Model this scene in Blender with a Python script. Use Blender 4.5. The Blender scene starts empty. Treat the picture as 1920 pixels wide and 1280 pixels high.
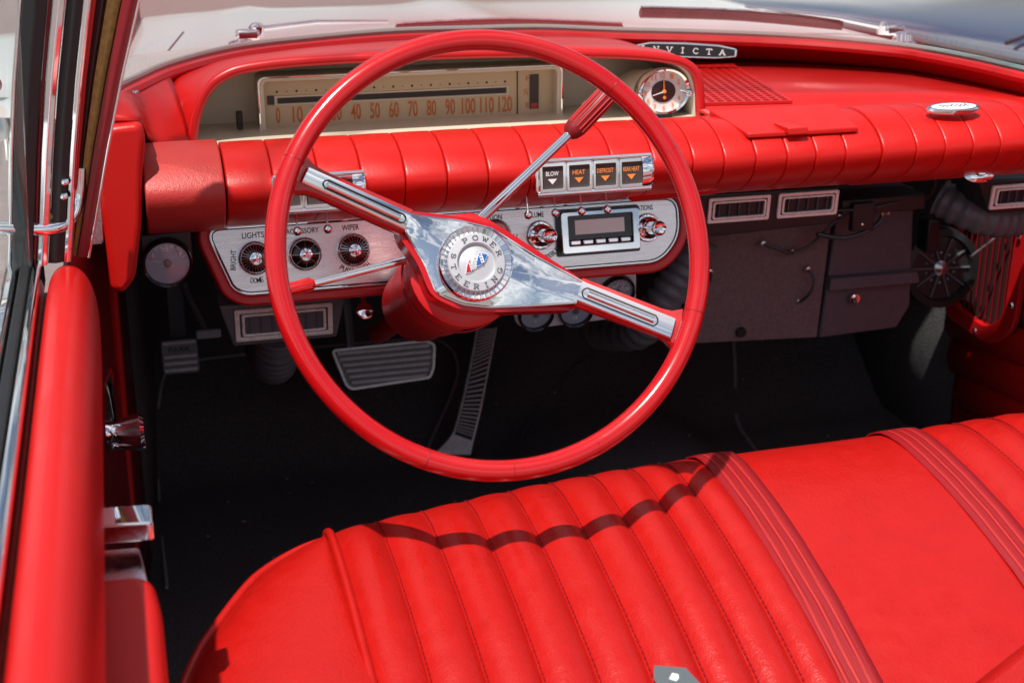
import bpy, bmesh, math, random
from mathutils import Vector, Matrix
random.seed(7)
R = math.radians
SC = bpy.context.scene
COL = SC.collection

# ------------------------------------------------------------------ camera, sky, sun, exposure
cam = bpy.data.cameras.new('camera'); camo = bpy.data.objects.new('camera', cam); COL.objects.link(camo)
camo.location = (-0.316, -1.289, 0.996)
camo.rotation_euler = (R(90 - 19.7), 0, R(-15.4))
cam.lens = 50.0; cam.sensor_width = 36.0; cam.clip_start = 0.02; cam.clip_end = 400
cam.dof.use_dof = True; cam.dof.focus_distance = 1.55; cam.dof.aperture_fstop = 8.0
SC.camera = camo
SUN = Vector((-0.30, -0.36, 1.0)).normalized()
w = bpy.data.worlds.new('World'); SC.world = w; w.use_nodes = True
nt = w.node_tree; bg = nt.nodes['Background']
sky = nt.nodes.new('ShaderNodeTexSky'); sky.sky_type = 'NISHITA'; sky.sun_disc = False
sky.sun_elevation = math.asin(SUN.z); sky.sun_rotation = math.atan2(SUN.x, SUN.y)
sky.air_density = 1.0; sky.dust_density = 2.0; sky.ozone_density = 1.0
# fair-weather clouds all over the sky, as the paint and chrome in the photograph mirror them
tcw = nt.nodes.new('ShaderNodeTexCoord'); mpw = nt.nodes.new('ShaderNodeMapping'); mpw.inputs['Scale'].default_value = (1, 1, 2.4)
cn = nt.nodes.new('ShaderNodeTexNoise'); cn.inputs['Scale'].default_value = 2.6; cn.inputs['Detail'].default_value = 7; cn.inputs['Roughness'].default_value = .58
cr = nt.nodes.new('ShaderNodeValToRGB'); cr.color_ramp.elements[0].position = .47; cr.color_ramp.elements[1].position = .64
cm = nt.nodes.new('ShaderNodeMixRGB'); cm.inputs[2].default_value = (11.5, 11.6, 12.0, 1)
nt.links.new(tcw.outputs['Generated'], mpw.inputs[0]); nt.links.new(mpw.outputs[0], cn.inputs['Vector']); nt.links.new(cn.outputs[0], cr.inputs[0])
nt.links.new(cr.outputs[0], cm.inputs[0]); nt.links.new(sky.outputs[0], cm.inputs[1])
nt.links.new(cm.outputs[0], bg.inputs[0]); bg.inputs[1].default_value = 0.08
sl = bpy.data.lights.new('sun', 'SUN'); sl.energy = 5.0; sl.angle = R(1.0); sl.color = (1, .955, .89)
so = bpy.data.objects.new('sun', sl); COL.objects.link(so)
so.rotation_euler = SUN.to_track_quat('Z', 'Y').to_euler(); so.location = (0, 0, 4)
SC.view_settings.view_transform = 'Standard'; SC.view_settings.look = 'None'
SC.view_settings.exposure = 0.12; SC.view_settings.gamma = 1.0

# ------------------------------------------------------------------ materials
def mat(name, col, rough=.5, metal=0., bump=None, var=None, coat=0., spec=.5, sheen=0., emit=None, stretch=None, rvar=None):
    m = bpy.data.materials.new(name); m.use_nodes = True
    n = m.node_tree.nodes; l = m.node_tree.links; p = n['Principled BSDF']
    p.inputs['Base Color'].default_value = (*col, 1); p.inputs['Roughness'].default_value = rough
    p.inputs['Metallic'].default_value = metal; p.inputs['Coat Weight'].default_value = coat
    p.inputs['Coat Roughness'].default_value = .08 if coat > .4 else .26
    p.inputs['Specular IOR Level'].default_value = spec; p.inputs['Sheen Weight'].default_value = sheen
    tc = n.new('ShaderNodeTexCoord'); src = tc.outputs['Object']
    if stretch:
        mp = n.new('ShaderNodeMapping'); mp.inputs['Scale'].default_value = stretch
        l.new(src, mp.inputs[0]); src = mp.outputs[0]
    if var:                       # (scale, amount): uneven pigment / wear
        t = n.new('ShaderNodeTexNoise'); t.inputs['Scale'].default_value = var[0]; t.inputs['Detail'].default_value = 6
        t.inputs['Roughness'].default_value = .65
        l.new(src, t.inputs['Vector'])
        mx = n.new('ShaderNodeMixRGB'); a = var[1]
        mx.inputs[1].default_value = tuple(max(0, c * (1 - a)) for c in col) + (1,)
        mx.inputs[2].default_value = tuple(min(1, c * (1 + a) + (.004 * a)) for c in col) + (1,)
        l.new(t.outputs[0], mx.inputs[0]); l.new(mx.outputs[0], p.inputs['Base Color'])
    if rvar:                      # (scale, amount): smudges
        t2 = n.new('ShaderNodeTexNoise'); t2.inputs['Scale'].default_value = rvar[0]; t2.inputs['Detail'].default_value = 5
        l.new(src, t2.inputs['Vector'])
        mr = n.new('ShaderNodeMapRange'); mr.inputs['From Min'].default_value = .3; mr.inputs['From Max'].default_value = .7
        mr.inputs['To Min'].default_value = max(.01, rough - rvar[1]); mr.inputs['To Max'].default_value = rough + rvar[1]
        l.new(t2.outputs[0], mr.inputs[0]); l.new(mr.outputs[0], p.inputs['Roughness'])
    if bump:                      # (kind, scale, strength, distance)
        kind, sc, st, di = bump
        if kind == 'noise':
            t = n.new('ShaderNodeTexNoise'); t.inputs['Scale'].default_value = sc; t.inputs['Detail'].default_value = 4
            out = t.outputs[0]
        elif kind == 'voronoi':
            t = n.new('ShaderNodeTexVoronoi'); t.inputs['Scale'].default_value = sc; out = t.outputs['Distance']
        else:
            t = n.new('ShaderNodeTexWave'); t.inputs['Scale'].default_value = sc; t.inputs['Distortion'].default_value = .4
            out = t.outputs[1]
        l.new(src, t.inputs['Vector'])
        if kind == 'voronoi':     # leather: cells wrinkled by a slower noise
            nz = n.new('ShaderNodeTexNoise'); nz.inputs['Scale'].default_value = sc * .35; nz.inputs['Detail'].default_value = 5
            l.new(src, nz.inputs['Vector'])
            ad = n.new('ShaderNodeMath'); ad.operation = 'ADD'; l.new(out, ad.inputs[0])
            ml = n.new('ShaderNodeMath'); ml.operation = 'MULTIPLY'; ml.inputs[1].default_value = 1.6
            l.new(nz.outputs[0], ml.inputs[0]); l.new(ml.outputs[0], ad.inputs[1]); out = ad.outputs[0]
            mx2 = n.new('ShaderNodeMixRGB'); mx2.inputs[0].default_value = .0025
            l.new(src, mx2.inputs[1]); l.new(nz.outputs['Color'], mx2.inputs[2]); l.new(mx2.outputs[0], t.inputs['Vector'])
            lf = n.new('ShaderNodeTexNoise'); lf.inputs['Scale'].default_value = 26; lf.inputs['Detail'].default_value = 3; l.new(src, lf.inputs['Vector'])
            m3 = n.new('ShaderNodeMath'); m3.operation = 'MULTIPLY_ADD'; m3.inputs[1].default_value = 2.6
            l.new(lf.outputs[0], m3.inputs[0]); l.new(out, m3.inputs[2]); out = m3.outputs[0]
        b = n.new('ShaderNodeBump'); b.inputs['Strength'].default_value = st; b.inputs['Distance'].default_value = di
        l.new(out, b.inputs['Height']); l.new(b.outputs[0], p.inputs['Normal'])
    if emit:
        p.inputs['Emission Color'].default_value = (*emit[0], 1); p.inputs['Emission Strength'].default_value = emit[1]
    return m

RED = (.52, .0072, .0045)
M = dict(
 seat=mat('seat_vinyl', (.43, .0062, .0038), .34, coat=.10, bump=('voronoi', 520, .4, .0006), var=(30, .12), rvar=(60, .07), spec=.42),
 pad=mat('dash_vinyl', RED, .36, spec=.4, bump=('voronoi', 900, .22, .0004), var=(14, .10), rvar=(25, .07)),
 padl=mat('faded_dash_vinyl', (.44, .028, .022), .46, bump=('voronoi', 700, .35, .0006), var=(20, .15), rvar=(25, .07)),
 red=mat('red_paint', (.52, .006, .008), .36, bump=('noise', 260, .06, .0004), var=(9, .08), rvar=(18, .08)),
 tray=mat('dash_top_paint', (.52, .0065, .0055), .38, bump=('noise', 700, .1, .0003), var=(7, .07), rvar=(12, .08)),
 rim=mat('wheel_red', (.47, .0042, .0060), .18, bump=('noise', 90, .05, .0005), var=(40, .08), coat=.5, rvar=(50, .06)),
 dred=mat('dark_red_trim', (.20, .004, .008), .42, bump=('noise', 300, .12, .0004), var=(20, .2)),
 door=mat('door_vinyl', (.53, .0065, .0045), .36, spec=.4, bump=('voronoi', 700, .2, .0004), var=(8, .07), rvar=(14, .06)),
 belt=mat('belt_webbing', (.29, .004, .008), .5, bump=('wave', 150, .5, .0006)),
 beltp=mat('belt_stripe', (.44, .022, .020), .42, bump=('wave', 150, .5, .0006)),
 chrome=mat('chrome', (.90, .91, .92), .035, 1., bump=('noise', 45, .03, .0006)),
 chromer=mat('rippled_chrome', (.88, .90, .91), .03, 1., bump=('noise', 16, .35, .004)),
 chromed=mat('pitted_chrome', (.72, .72, .74), .14, 1., bump=('noise', 420, .25, .0006), rvar=(200, .1)),
 brushed=mat('brushed_aluminium', (.84, .83, .83), .30, .75, bump=('noise', 90, .14, .0004), stretch=(1, 9, 14), rvar=(30, .06), var=(8, .06)),
 trim=mat('satin_trim', (.80, .80, .76), .28, .15, rvar=(60, .06)),
 steel=mat('satin_steel', (.55, .56, .58), .32, 1., rvar=(60, .1)),
 black=mat('black_plastic', (.012, .012, .014), .42, bump=('noise', 800, .15, .0003)),
 gloss=mat('gloss_black', (.006, .006, .007), .15),
 rubber=mat('black_rubber', (.010, .010, .011), .5, bump=('noise', 300, .2, .0004), var=(60, .3)),
 charcoal=mat('charcoal_plastic', (.11, .115, .13), .42, bump=('noise', 900, .15, .0003)),
 greyp=mat('grey_panel', (.62, .64, .70), .4, .0, bump=('noise', 700, .1, .0002)),
 fibre=mat('fibre_board', (.16, .10, .10), .8, bump=('noise', 420, .6, .0012), var=(160, .55)),
 fibre2=mat('black_duct_box', (.10, .075, .088), .62, bump=('noise', 300, .3, .0008), var=(90, .3)),
 carpet=mat('black_carpet', (.13, .125, .13), .97, bump=('noise', 420, 1., .006), var=(260, .85), spec=.06),
 cream=mat('cream_paint', (.60, .53, .42), .45, var=(14, .06), rvar=(20, .08)),
 ivory=mat('ivory_dial', (.54, .42, .26), .5, var=(18, .07)),
 orange=mat('orange_print', (.55, .13, .02), .5), orange2=mat('lamp_orange', (.85, .26, .05), .5),
 ink=mat('black_ink', (.012, .011, .012), .5), white=mat('white_print', (.78, .78, .78), .5),
 maroon=mat('maroon_dial', (.045, .006, .008), .3), brown=mat('brown_window', (.05, .034, .032), .6),
 dial=mat('gauge_dial', (.30, .38, .46), .22, rvar=(20, .05)),  # bluish grey puts the sky's reflection into the dial colour
 lcd=mat('radio_display', (.78, .84, .80), .3), lcdf=mat('radio_display_surround', (.035, .045, .045), .12),
 silver=mat('silver_disc', (.58, .58, .60), .35, .4), clockf=mat('clock_face', (.72, .68, .66), .5),
 blue=mat('enamel_blue', (.02, .12, .42), .25), ered=mat('enamel_red', (.45, .015, .03), .25),
 hood=mat('pearl_body_paint', (.80, .77, .75), .14, coat=.6, var=(3, .05)),
 bluecar=mat('dark_blue_paint', (.012, .03, .075), .12, coat=1., var=(3, .2)),
 asphalt=mat('pink_grey_asphalt', (.20, .155, .15), .9, bump=('noise', 40, .5, .02), var=(18, .35)),
 rust=mat('rusty_channel', (.34, .20, .05), .6, bump=('noise', 260, .6, .001), var=(140, .7)),
 copper=mat('dark_brown_blade', (.06, .02, .022), .4), wirep=mat('wire_sleeve', (.03, .03, .032), .35),
 yellow=mat('wire_yellow', (.7, .45, .02), .4), fluff=mat('straw_crumb', (.5, .42, .3), .8),
 teal=mat('glass_edge_teal', (.20, .28, .27), .15),
 ribs=mat('brightened_worn_rubber', (.78, .78, .80), .3, bump=('noise', 300, .2, .0005), var=(80, .4)),  # worn ribs, colour lightened to make up for missing light in the footwell
 card=mat('grey_card', (.10, .12, .13), .5), pedal=mat('pedal_rubber', (.20, .20, .205), .34, bump=('noise', 300, .2, .0005), var=(60, .5)),
 binding=mat('carpet_binding', (.26, .26, .27), .7), grille=mat('dark_backing', (.035, .003, .004), .8),
)
def glass(name, tint, ior=1.5):
    m = bpy.data.materials.new(name); m.use_nodes = True; n = m.node_tree.nodes; l = m.node_tree.links
    n.remove(n['Principled BSDF']); o = n['Material Output']
    t = n.new('ShaderNodeBsdfTransparent'); t.inputs[0].default_value = (*tint, 1)
    g = n.new('ShaderNodeBsdfGlossy'); g.inputs['Roughness'].default_value = .02
    lw = n.new('ShaderNodeLayerWeight'); lw.inputs[0].default_value = .5      # thin pane: same reflectance from both sides
    pw = n.new('ShaderNodeMath'); pw.operation = 'POWER'; pw.inputs[1].default_value = 5; l.new(lw.outputs['Facing'], pw.inputs[0])
    f = n.new('ShaderNodeMapRange'); f.inputs['To Min'].default_value = .04; f.inputs['To Max'].default_value = .4; l.new(pw.outputs[0], f.inputs[0])
    x = n.new('ShaderNodeMixShader'); l.new(f.outputs[0], x.inputs[0]); l.new(t.outputs[0], x.inputs[1]); l.new(g.outputs[0], x.inputs[2])
    l.new(x.outputs[0], o.inputs[0]); return m
M['glass'] = glass('windshield_glass', (.955, .975, .965)); M['lens'] = glass('clear_lens', (.96, .96, .96))

# ------------------------------------------------------------------ building helpers
ROOT = {}
def rootloc(p): return ROOT.get(p.name, Vector((0, 0, 0))) if p else Vector((0, 0, 0))
def tag(o, label=None, cat=None, group=None, kind=None):
    if label: o['label'] = label
    if cat: o['category'] = cat
    if group: o['group'] = group
    if kind: o['kind'] = kind
    return o
def thing(name, label, cat, loc, group=None):
    o = bpy.data.objects.new(name, None); COL.objects.link(o); o.location = loc; o.empty_display_size = .02
    ROOT[o.name] = Vector(loc); return tag(o, label, cat, group)
def frame(o, x, y):                       # local x, y on a face, z outwards
    x = Vector(x).normalized(); z = x.cross(Vector(y)).normalized(); y = z.cross(x)
    return Matrix.Translation(Vector(o)) @ Matrix((x, y, z)).transposed().to_4x4()
def face(X, Y, Z): return frame((X, Y, Z), (1, 0, 0), (0, 0, 1))       # upright face looking at the driver (-Y)
class MB:
    def __init__(s): s.v = []; s.f = []
    def add(s, vs, fs, T=None):
        b = len(s.v); s.v += [(T @ Vector(v)) if T else Vector(v) for v in vs]; s.f += [tuple(i + b for i in f) for f in fs]; return s
    def box(s, c, d, T=None):
        x, y, z = (k / 2 for k in d)
        vs = [(c[0] + i * x, c[1] + j * y, c[2] + k * z) for i in (-1, 1) for j in (-1, 1) for k in (-1, 1)]
        return s.add(vs, [(0, 1, 3, 2), (4, 6, 7, 5), (0, 4, 5, 1), (2, 3, 7, 6), (0, 2, 6, 4), (1, 5, 7, 3)], T)
    def prism(s, poly, z0, z1, T=None, taper=0):
        n = len(poly); cx = sum(p[0] for p in poly) / n; cy = sum(p[1] for p in poly) / n; k = 1 - taper
        vs = [(x, y, z0) for x, y in poly] + [(cx + (x - cx) * k, cy + (y - cy) * k, z1) for x, y in poly]
        a = sum(poly[i][0] * poly[(i + 1) % n][1] - poly[(i + 1) % n][0] * poly[i][1] for i in range(n))
        fs = [tuple(range(n))[::-1], tuple(range(n, 2 * n))] + [(i, (i + 1) % n, n + (i + 1) % n, n + i) for i in range(n)]
        if a < 0: fs = [f[::-1] for f in fs]
        return s.add(vs, fs, T)
    def lathe(s, prof, T=None, seg=32, sx=1, sy=1, cap=True):
        vs = []; n = len(prof)
        for i in range(seg):
            a = 2 * math.pi * i / seg
            vs += [(r * math.cos(a) * sx, r * math.sin(a) * sy, h) for r, h in prof]
        fs = [(i * n + j, ((i + 1) % seg) * n + j, ((i + 1) % seg) * n + j + 1, i * n + j + 1) for i in range(seg) for j in range(n - 1)]
        if cap:
            if prof[-1][0] > 1e-6: fs.append(tuple(i * n + n - 1 for i in range(seg)))
            if prof[0][0] > 1e-6: fs.append(tuple(i * n for i in range(seg))[::-1])
        return s.add(vs, fs, T)
    def tube(s, path, r, seg=10, closed=False, T=None, flat=1.):
        P = [Vector(p) for p in path]; n = len(P); rs = r if isinstance(r, (list, tuple)) else [r] * n
        vs = []; nrm = None
        for i in range(n):
            t = (P[(i + 1) % n] - P[i - 1]) if closed else (P[min(i + 1, n - 1)] - P[max(i - 1, 0)])
            t.normalize()
            if nrm is None: nrm = t.orthogonal().normalized() if abs(t.z) > .9 else t.cross(Vector((0, 0, 1))).normalized()
            nrm = (nrm - t * nrm.dot(t)).normalized(); bn = t.cross(nrm)
            vs += [P[i] + (nrm * math.cos(a) + bn * math.sin(a) * flat) * rs[i] for a in (2 * math.pi * k / seg for k in range(seg))]
        m = n if closed else n - 1
        fs = [(i * seg + k, i * seg + (k + 1) % seg, ((i + 1) % n) * seg + (k + 1) % seg, ((i + 1) % n) * seg + k) for i in range(m) for k in range(seg)]
        if not closed: fs += [tuple(range(seg))[::-1], tuple((n - 1) * seg + k for k in range(seg))]
        return s.add(vs, fs, T)
    def grid(s, rows, T=None, flip=False):
        n = len(rows[0]); vs = [p for r in rows for p in r]
        fs = [(i * n + j, i * n + j + 1, (i + 1) * n + j + 1, (i + 1) * n + j) for i in range(len(rows) - 1) for j in range(n - 1)]
        if flip: fs = [f[::-1] for f in fs]
        return s.add(vs, fs, T)
    def build(s, name, m, parent=None, bevel=0, ang=38, seg=2, solid=0, sub=0):
        o0 = rootloc(parent)
        me = bpy.data.meshes.new(name); me.from_pydata([tuple(v - o0) for v in s.v], [], s.f)
        bm = bmesh.new(); bm.from_mesh(me); bmesh.ops.recalc_face_normals(bm, faces=bm.faces) if not solid else None
        bm.to_mesh(me); bm.free()
        me.shade_smooth(); me.set_sharp_from_angle(angle=R(ang))
        me.materials.append(M[m]); o = bpy.data.objects.new(name, me); COL.objects.link(o)
        if parent: o.parent = parent; ROOT[o.name] = o0
        if solid:
            k = o.modifiers.new('thickness', 'SOLIDIFY'); k.thickness = solid; k.offset = 0
        if sub:
            k = o.modifiers.new('smooth', 'SUBSURF'); k.levels = k.render_levels = sub
        if bevel:
            k = o.modifiers.new('edge', 'BEVEL'); k.width = bevel; k.segments = seg; k.limit_method = 'ANGLE'; k.angle_limit = R(30)
        return o
def lerp(a, b, t): return tuple(x + (y - x) * t for x, y in zip(a, b))
def spline(P, k=6, closed=False):         # Catmull-Rom through the points
    P = [Vector(p) for p in P]; n = len(P); out = []
    for i in range(n if closed else n - 1):
        a, b, c, d = (P[(i - 1) % n] if closed or i else P[0]), P[i], P[(i + 1) % n], (P[(i + 2) % n] if closed or i < n - 2 else P[-1])
        for j in range(k):
            t = j / k; out.append(.5 * ((2 * b) + (c - a) * t + (2 * a - 5 * b + 4 * c - d) * t * t + (3 * b - a - 3 * c + d) * t ** 3))
    if not closed: out.append(P[-1])
    return out
def rrect(w, h, r, n=5, cx=0, cy=0):
    o = []
    for sx, sy, a0 in ((1, -1, -90), (1, 1, 0), (-1, 1, 90), (-1, -1, 180)):
        for i in range(n + 1):
            a = R(a0 + 90 * i / n); o.append((cx + sx * (w / 2 - r) + r * math.cos(a), cy + sy * (h / 2 - r) + r * math.sin(a)))
    return o
def roundpoly(P, r, n=4):
    o = []; m = len(P)
    for i in range(m):
        p = Vector(P[i]); a = (Vector(P[i - 1]) - p); b = (Vector(P[(i + 1) % m]) - p)
        q = min(r, a.length * .45, b.length * .45); a = p + a.normalized() * q; b = p + b.normalized() * q
        for k in range(n + 1):
            t = k / n; v = a * (1 - t) ** 2 + p * 2 * t * (1 - t) + b * t * t; o.append((v.x, v.y))
    return o
def ringprism(mb, outer, inner, z0, z1, T):     # frame between two outlines with the same point count
    n = len(outer)
    vs = [(x, y, z0) for x, y in outer] + [(x, y, z1) for x, y in outer] + [(x, y, z0) for x, y in inner] + [(x, y, z1) for x, y in inner]
    fs = []
    for i in range(n):
        j = (i + 1) % n
        fs += [(i, j, n + j, n + i), (n + i, n + j, 3 * n + j, 3 * n + i), (3 * n + i, 3 * n + j, 2 * n + j, 2 * n + i), (2 * n + i, 2 * n + j, j, i)]
    mb.add(vs, fs, T); return mb
_tc = {}
def text(s, T, wd, ht, m, parent, name='lettering', up=.0004):
    if s not in _tc:
        c = bpy.data.curves.new('t', 'FONT'); c.body = s; c.resolution_u = 3; c.offset = .012; o = bpy.data.objects.new('t', c)
        me = o.to_mesh(); vs = [v.co.copy() for v in me.vertices]; fs = [tuple(p.vertices) for p in me.polygons]
        o.to_mesh_clear(); bpy.data.objects.remove(o); _tc[s] = (vs, fs)
    vs, fs = _tc[s]
    x0 = min(v.x for v in vs); x1 = max(v.x for v in vs); y0 = min(v.y for v in vs); y1 = max(v.y for v in vs)
    kx = wd / max(x1 - x0, 1e-6); ky = ht / max(y1 - y0, 1e-6)
    mb = MB(); mb.add([((v.x - (x0 + x1) / 2) * kx, (v.y - (y0 + y1) / 2) * ky, up) for v in vs], fs, T)
    return mb.build(name, m, parent)
def arcpts(cx, cy, rx, ry, a0, a1, n=8): return [(cx + rx * math.cos(R(a0 + (a1 - a0) * i / n)), cy + ry * math.sin(R(a0 + (a1 - a0) * i / n))) for i in range(n + 1)]
SLAB = {                                    # slab-serif strokes on a 0..1 box
 'I': [[(.5, 0), (.5, 1)], [(.3, 0), (.7, 0)], [(.3, 1), (.7, 1)]],
 'T': [[(.5, 0), (.5, 1)], [(.3, 0), (.7, 0)], [(.05, .8), (.05, 1), (.95, 1), (.95, .8)]],
 'E': [[(.2, 0), (.2, 1)], [(.02, 1), (.9, 1), (.9, .8)], [(.2, .52), (.65, .52)], [(.02, 0), (.92, 0), (.92, .2)]],
 'P': [[(.2, 0), (.2, 1)], [(.0, 0), (.42, 0)], [(.0, 1), (.6, 1)] + arcpts(.6, .73, .3, .27, 90, -90) + [(.2, .46)]],
 'R': [[(.2, 0), (.2, 1)], [(.0, 0), (.4, 0)], [(.0, 1), (.6, 1)] + arcpts(.6, .75, .28, .25, 90, -90) + [(.2, .5)], [(.5, .5), (.85, 0), (1, 0)]],
 'N': [[(.15, 0), (.15, 1), (.85, 0), (.85, 1)], [(0, 0), (.32, 0)], [(.68, 1), (1, 1)], [(0, 1), (.15, 1)]],
 'V': [[(.1, 1), (.5, 0), (.9, 1)], [(-.05, 1), (.28, 1)], [(.72, 1), (1.05, 1)]],
 'W': [[(.05, 1), (.28, 0), (.5, .85), (.72, 0), (.95, 1)], [(-.08, 1), (.2, 1)], [(.8, 1), (1.08, 1)]],
 'A': [[(.08, 0), (.5, 1), (.92, 0)], [(.27, .35), (.73, .35)], [(-.06, 0), (.24, 0)], [(.76, 0), (1.06, 0)]],
 'O': [arcpts(.5, .5, .48, .5, 0, 360, 20)], 'C': [arcpts(.52, .5, .46, .5, 40, 320, 16)],
 'G': [arcpts(.52, .5, .46, .5, 40, 345, 16), [(.6, .42), (1, .42)]],
 'S': [[(.88, .78)] + arcpts(.5, .75, .36, .25, 30, 250, 8) + arcpts(.5, .26, .38, .26, 70, -150, 8) + [(.12, .22)]]}
def slab(ch, T, wd, ht, m, parent, th=.13, name='letter'):
    mb = MB(); up = .0004
    for st in SLAB[ch]:
        for a, b in zip(st, st[1:]):
            up += .00003
            a = Vector(((a[0] - .5) * wd, (a[1] - .5) * ht)); b = Vector(((b[0] - .5) * wd, (b[1] - .5) * ht)); d = b - a
            if d.length < 1e-6: continue
            d.normalize(); h = th * ht * .5; q = Vector((-d.y, d.x)) * h; a -= d * h * .6; b += d * h * .6
            mb.add([(a.x + q.x, a.y + q.y, up), (a.x - q.x, a.y - q.y, up), (b.x - q.x, b.y - q.y, up), (b.x + q.x, b.y + q.y, up)], [(0, 1, 2, 3)], T)
    return mb.build(name, m, parent)

# ------------------------------------------------------------------ the setting: street, footwell carpet
tag(MB().add([(-150, -150, -.40), (150, -150, -.40), (150, 150, -.40), (-150, 150, -.40)], [(0, 1, 2, 3)]).build('ground', 'asphalt'), kind='structure')
def floor_z(x, y):
    z = -.012 + max(0, (y - .9)) * .8
    hump = math.exp(-((x - .43) / .16) ** 4) * min(1, max(0, (y - .30) / .35)) * .075
    return z + hump + .0015 * math.sin(31 * x + 17 * y) * math.sin(23 * y)
rows = [[(-.43 + 1.47 * i / 60, -.75 + 2.3 * j / 70, floor_z(-.43 + 1.47 * i / 60, -.75 + 2.3 * j / 70)) for i in range(61)] for j in range(71)]
carpet = MB().grid(rows).build('carpet_floor', 'carpet'); tag(carpet, kind='structure')
def on_floor(P, up=.0045): return [(x, y, floor_z(x, y) + up) for x, y in P]
MB().tube(spline(on_floor([(-.315, .55), (-.313, .9), (-.295, 1.04), (-.255, 1.075), (-.127, 1.082), (.02, 1.083), (.17, 1.08), (.208, 1.066), (.221, 1.04), (.213, 1.005), (.165, .942), (.132, .9)]), 5), .0028, 6).build('binding', 'binding', carpet)
MB().tube(spline(on_floor([(.80, 1.2), (.745, 1.0), (.71, .9), (.675, .70), (.60, .45)]), 6), .004, 6).build('binding', 'binding', carpet)
MB().tube(spline(on_floor([(.25, .72), (.30, .86), (.42, .95), (.53, .985), (.66, .985)]), 6), .0018, 6).build('binding', 'carpet', carpet)
fb = MB()
for i in range(70):
    x = random.uniform(-.28, .9); y = random.uniform(.25, 1.0); r = random.choice([.0007, .0009, .0012, .0016]); a = random.uniform(0, 3)
    fb.box((0, 0, 0), (r * 2.6, r * 1.2, r), Matrix.Translation((x, y, floor_z(x, y) + .004)) @ Matrix.Rotation(a, 4, 'Z'))
fb.box((0, 0, 0), (.007, .002, .0015), Matrix.Translation((-.19, .73, floor_z(-.19, .73) + .004)) @ Matrix.Rotation(-.5, 4, 'Z'))
tag(fb.build('lint_crumbs', 'fluff'), 'pale lint and straw crumbs scattered on the black carpet', 'crumbs', kind='stuff')

# ------------------------------------------------------------------ outer body of the car
WB = spline([(-.335, .27, .719), (-.320, .351, .720), (-.295, .430, .718), (-.247, .540, .718), (-.155, .678, .715), (-.037, .749, .714), (.078, .786, .714), (.192, .797, .712),
             (.300, .793, .711), (.412, .770, .706), (.530, .728, .704), (.670, .671, .700), (.785, .580, .695), (.826, .474, .693), (.848, .364, .690), (.862, .25, .688)], 6)
body = thing('car_body', 'white pearl painted car body with front hood seen through the windshield', 'car body', (.29, 1.4, 0))
def hood_z(x, y):
    z = .690 - .010 * (y - .8) - .30 * max(0, y - 1.45) ** 1.5 - .10 * max(0, -.10 - x) ** 1.3 - 5. * max(0, x - .84) ** 2
    return z + .010 * math.exp(-((x - .30) / .05) ** 2) * min(1, max(0, y - .95) / .2) + .006 * math.exp(-((x + .22 - .16 * (y - .56)) / .03) ** 2)
rows = []
for j in range(33):
    t = j / 32; row = []
    for i in range(45):
        x = -.62 + 1.62 * i / 44
        yb = .78 - 1.35 * max(0, abs(x - .29) - .28) ** 1.6
        yy = yb + (2.75 - yb) * t
        z = hood_z(x, yy)
        row.append((x, yy, z))
    rows.append(row)
MB().grid(rows).build('engine_hood', 'hood', body)
cw = []
for t in (0, .35, .7, 1):
    cw.append([(p.x + (p.x - .29) * .30 * t, p.y + .006 + (.16 + .10 * (p.y - .3)) * t, p.z - .012 - .014 * t) for p in WB if p.y > .56 or p.x < .29])
MB().grid(cw).build('cowl_panel', 'hood', body)
seam = [(-.305 + .10 * t, .56 + .62 * t) for t in (0, .2, .4, .6, .8, 1)]
MB().tube([(x, y, hood_z(x, y)) for x, y in seam], .0016, 6).build('panel_gap', 'rubber', body)
MB().box((-.75, .8, .18), (.22, 2.6, .84)).build('fender', 'hood', body, bevel=.05, seg=4)
MB().box((1.22, .9, .02), (.16, 2.6, .80)).build('fender', 'hood', body, bevel=.05, seg=4)
fw = MB().grid([[(x, 1.5, z) for x in (-.43, 1.04)] for z in (-.05, .62)]).build('firewall', 'fibre2', body)

# kick panel beside the parking brake (red trim, screws)
kp = thing('kick_panel', 'dark red kick panel with screws under the left end of the dashboard', 'kick panel', (-.36, .4, 0))
MB().grid([[(-.392, .05, min(z, .55)), (-.376, .25, min(z, .62)), (-.350, .50, z), (-.336, .64, z)] for z in (-.02, .15, .3, .45, .60, .70)]).build('panel', 'dred', kp, solid=.006)
MB().grid([[(-.334, .645, z), (-.318, .9, z), (-.285, 1.3, z), (-.27, 1.5, z)] for z in (-.02, .2, .4, .60, .70)]).build('carpet_side', 'carpet', kp, solid=.006)
MB().tube([(-.352, .47, .02), (-.350, .47, .25), (-.346, .46, .50)], .006, 8).build('trim_edge', 'red', kp)
for y, z in ((.52, .40), (.53, .39), (.50, .12)):
    MB().lathe([(.0035, 0), (.003, .0015), (0, .002)], frame((-.344 + (.5 - y) * .1, y, z), (0, 1, 0), (0, 0, 1)), 10).build('screw', 'chrome', kp)

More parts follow.
